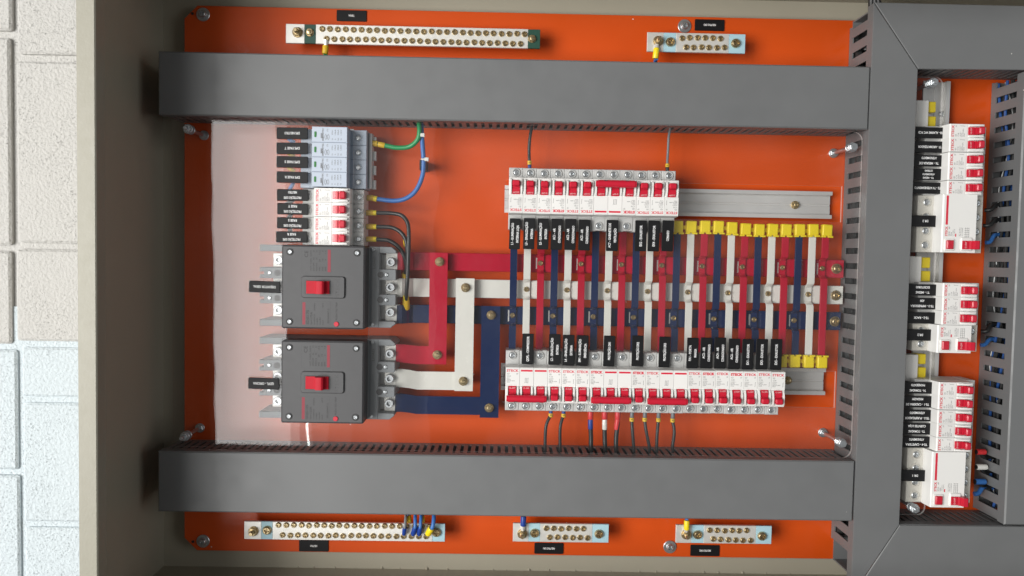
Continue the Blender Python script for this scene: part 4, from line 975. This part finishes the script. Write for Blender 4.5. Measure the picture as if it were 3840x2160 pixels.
# right column wires
for nm, m, pts, r_ in (('uppermost blue wire leaving the DR 3 device', 'wblue', [(6, 2290, 372, .030), (6, 2350, 374, .030), (6, 2410, 365, .030), (6, 2450, 350, .030)], .0025), ('middle blue wire leaving the small DR 2 device', 'wblue', [(6, 2250, 1140, .030), (6, 2310, 1142, .030), (6, 2370, 1130, .030), (6, 2420, 1100, .028)], .0025),
                       ('blue wire leaving the bottom of the DR 1 device', 'wblue', [(9, 2200, 832, .030), (9, 2250, 834, .030), (9, 2310, 825, .030), (9, 2370, 790, .028)], .0029), ('red sleeved wire leaving the DR 1 device', 'wblack', [(9, 2215, 517, .030), (9, 2300, 517, .030), (9, 2380, 540, .030)], .0030),
                       ('white sleeved wire leaving the DR 1 device', 'wblack', [(9, 2215, 630, .030), (9, 2300, 630, .030), (9, 2390, 650, .030)], .0028), ('blue sleeved wire leaving the DR 1 device', 'wblack', [(9, 2205, 740, .030), (9, 2290, 740, .030), (9, 2380, 760, .030)], .0030),
                       ('upper black wire leaving the DR 3 device', 'wblack', [(6, 2280, 130, .026), (6, 2350, 125, .026), (6, 2410, 120, .026)], .0026), ('lower black wire leaving the DR 3 device', 'wblack', [(6, 2270, 245, .026), (6, 2350, 240, .026), (6, 2410, 235, .026)], .0026), ('black wire leaving the DR 2 device', 'wblack', [(6, 2255, 1038, .026), (6, 2330, 1035, .026), (6, 2400, 1040, .026)], .0028)):
    ex = ()
    if 'sleeved' in nm:
        mm = {'red': 'slred', 'whi': 'tie', 'blu': 'wblue'}[nm[:3]]; x0 = pts[0][1]; y0 = pts[0][2]
        ex = (('sleeve', mm, ((9, x0 + 5, y0, .030), (9, x0 + (70 if mm == 'slred' else 80), y0, .030)), .0038),)
    wire(nm, m, pts, r_, ex, 'wires of the right column', True)
wire('red wire at the foot of the narrow right section', 'slred', [(9, 1655, 790, .018), (9, 1690, 840, .018), (9, 1740, 900, .012)], .0030, (), 'wires of the right column')
random.seed(11)
for k in range(16):
    cn = ('blue', 'black', 'black', 'grey', 'black', 'blue', 'black', 'black')[k % 8]
    x0 = .6430 + .0200 * random.random(); P = []
    for j in range(13):
        x0 = min(.676, max(.6428, x0 + random.uniform(-.010, .010)))
        P.append((x0, -.315 + .046 * j, .014 + .0018 * k + random.uniform(-.006, .006)))
    t = thing('wire', '%s wire bundled inside the slotted duct at the right edge' % cn, 'wire', group='wires inside the right duct')
    part('insulation', {'blue': 'wblueshade', 'black': 'wblack', 'grey': 'comb'}[cn], t, MB().tube(smooth(P, 5), (.0018 if cn != 'grey' else .0008), 8))
for k in range(3):
    P = [(.4560 + .006 * k, .27 + .0003 * k, .03 + .004 * k), (.458 + .006 * k, .300, .036 + .004 * k), (.4535 + .004 * k, .33, .045), (.452 + .004 * k, .345, .048)]
    t = thing('wire', 'black cable leaving the upper end of the upright duct, %s of three' % ('nearest', 'middle', 'farthest')[k], 'wire', group='cables at the upper corner'); part('insulation', 'wblack', t, MB().tube(smooth(P), .0034, 10))
for nm, pts in (('upper long', [[(x, .176 + .0125 * k, .012 + .006 * ((k * 3 + j) % 4)) for j, x in enumerate([-.36 + .1 * i for i in range(9)])] for k in range(5)]),
                ('lower long', [[(x, -.312 + .0125 * k, .012 + .006 * ((k * 3 + j) % 4)) for j, x in enumerate([-.36 + .1 * i for i in range(9)])] for k in range(5)]),
                ('middle upright', [[(.4555 + .0110 * k, y, .012 + .006 * ((k * 3 + j) % 4)) for j, y in enumerate([-.36 + .08 * i for i in range(9)])] for k in range(4)])):
    for P in pts:
        t = thing('wire', 'thick black cable bundled inside the %s duct' % nm, 'wire', group='black cables inside the %s duct' % nm)
        part('insulation', 'wblack', t, MB().tube(smooth(P, 5), .0052, 8))
# thin wires between surge arresters and their breakers, seen behind the tags
for k in range(4):
    y = 1055 + 108 * k
    wire('short blue link wire behind the left tags, %s from the top' % ORD[k], ('wblue', 'sleeve', 'sleeve', 'wblue')[k], [(1, 965, y - 12, .040), (1, 985, y, .042), (1, 1010, y + 10, .040)] if k != 3 else [(1, 1000, 1375, .040), (1, 985, 1400, .042), (1, 970, 1425, .040)], .0024, (), 'link wires behind the tags')
for k in range(3):
    y = 68 + 105 * k
    wire('short black link wire behind the protection tags, %s from the top' % ORD[k], 'wblack', [(4, 940 + 20 * k, y + 22, .040), (4, 975, y, .042), (4, 1000 - 15 * k, y - 20, .040)], .0028, (), 'link wires behind the tags')
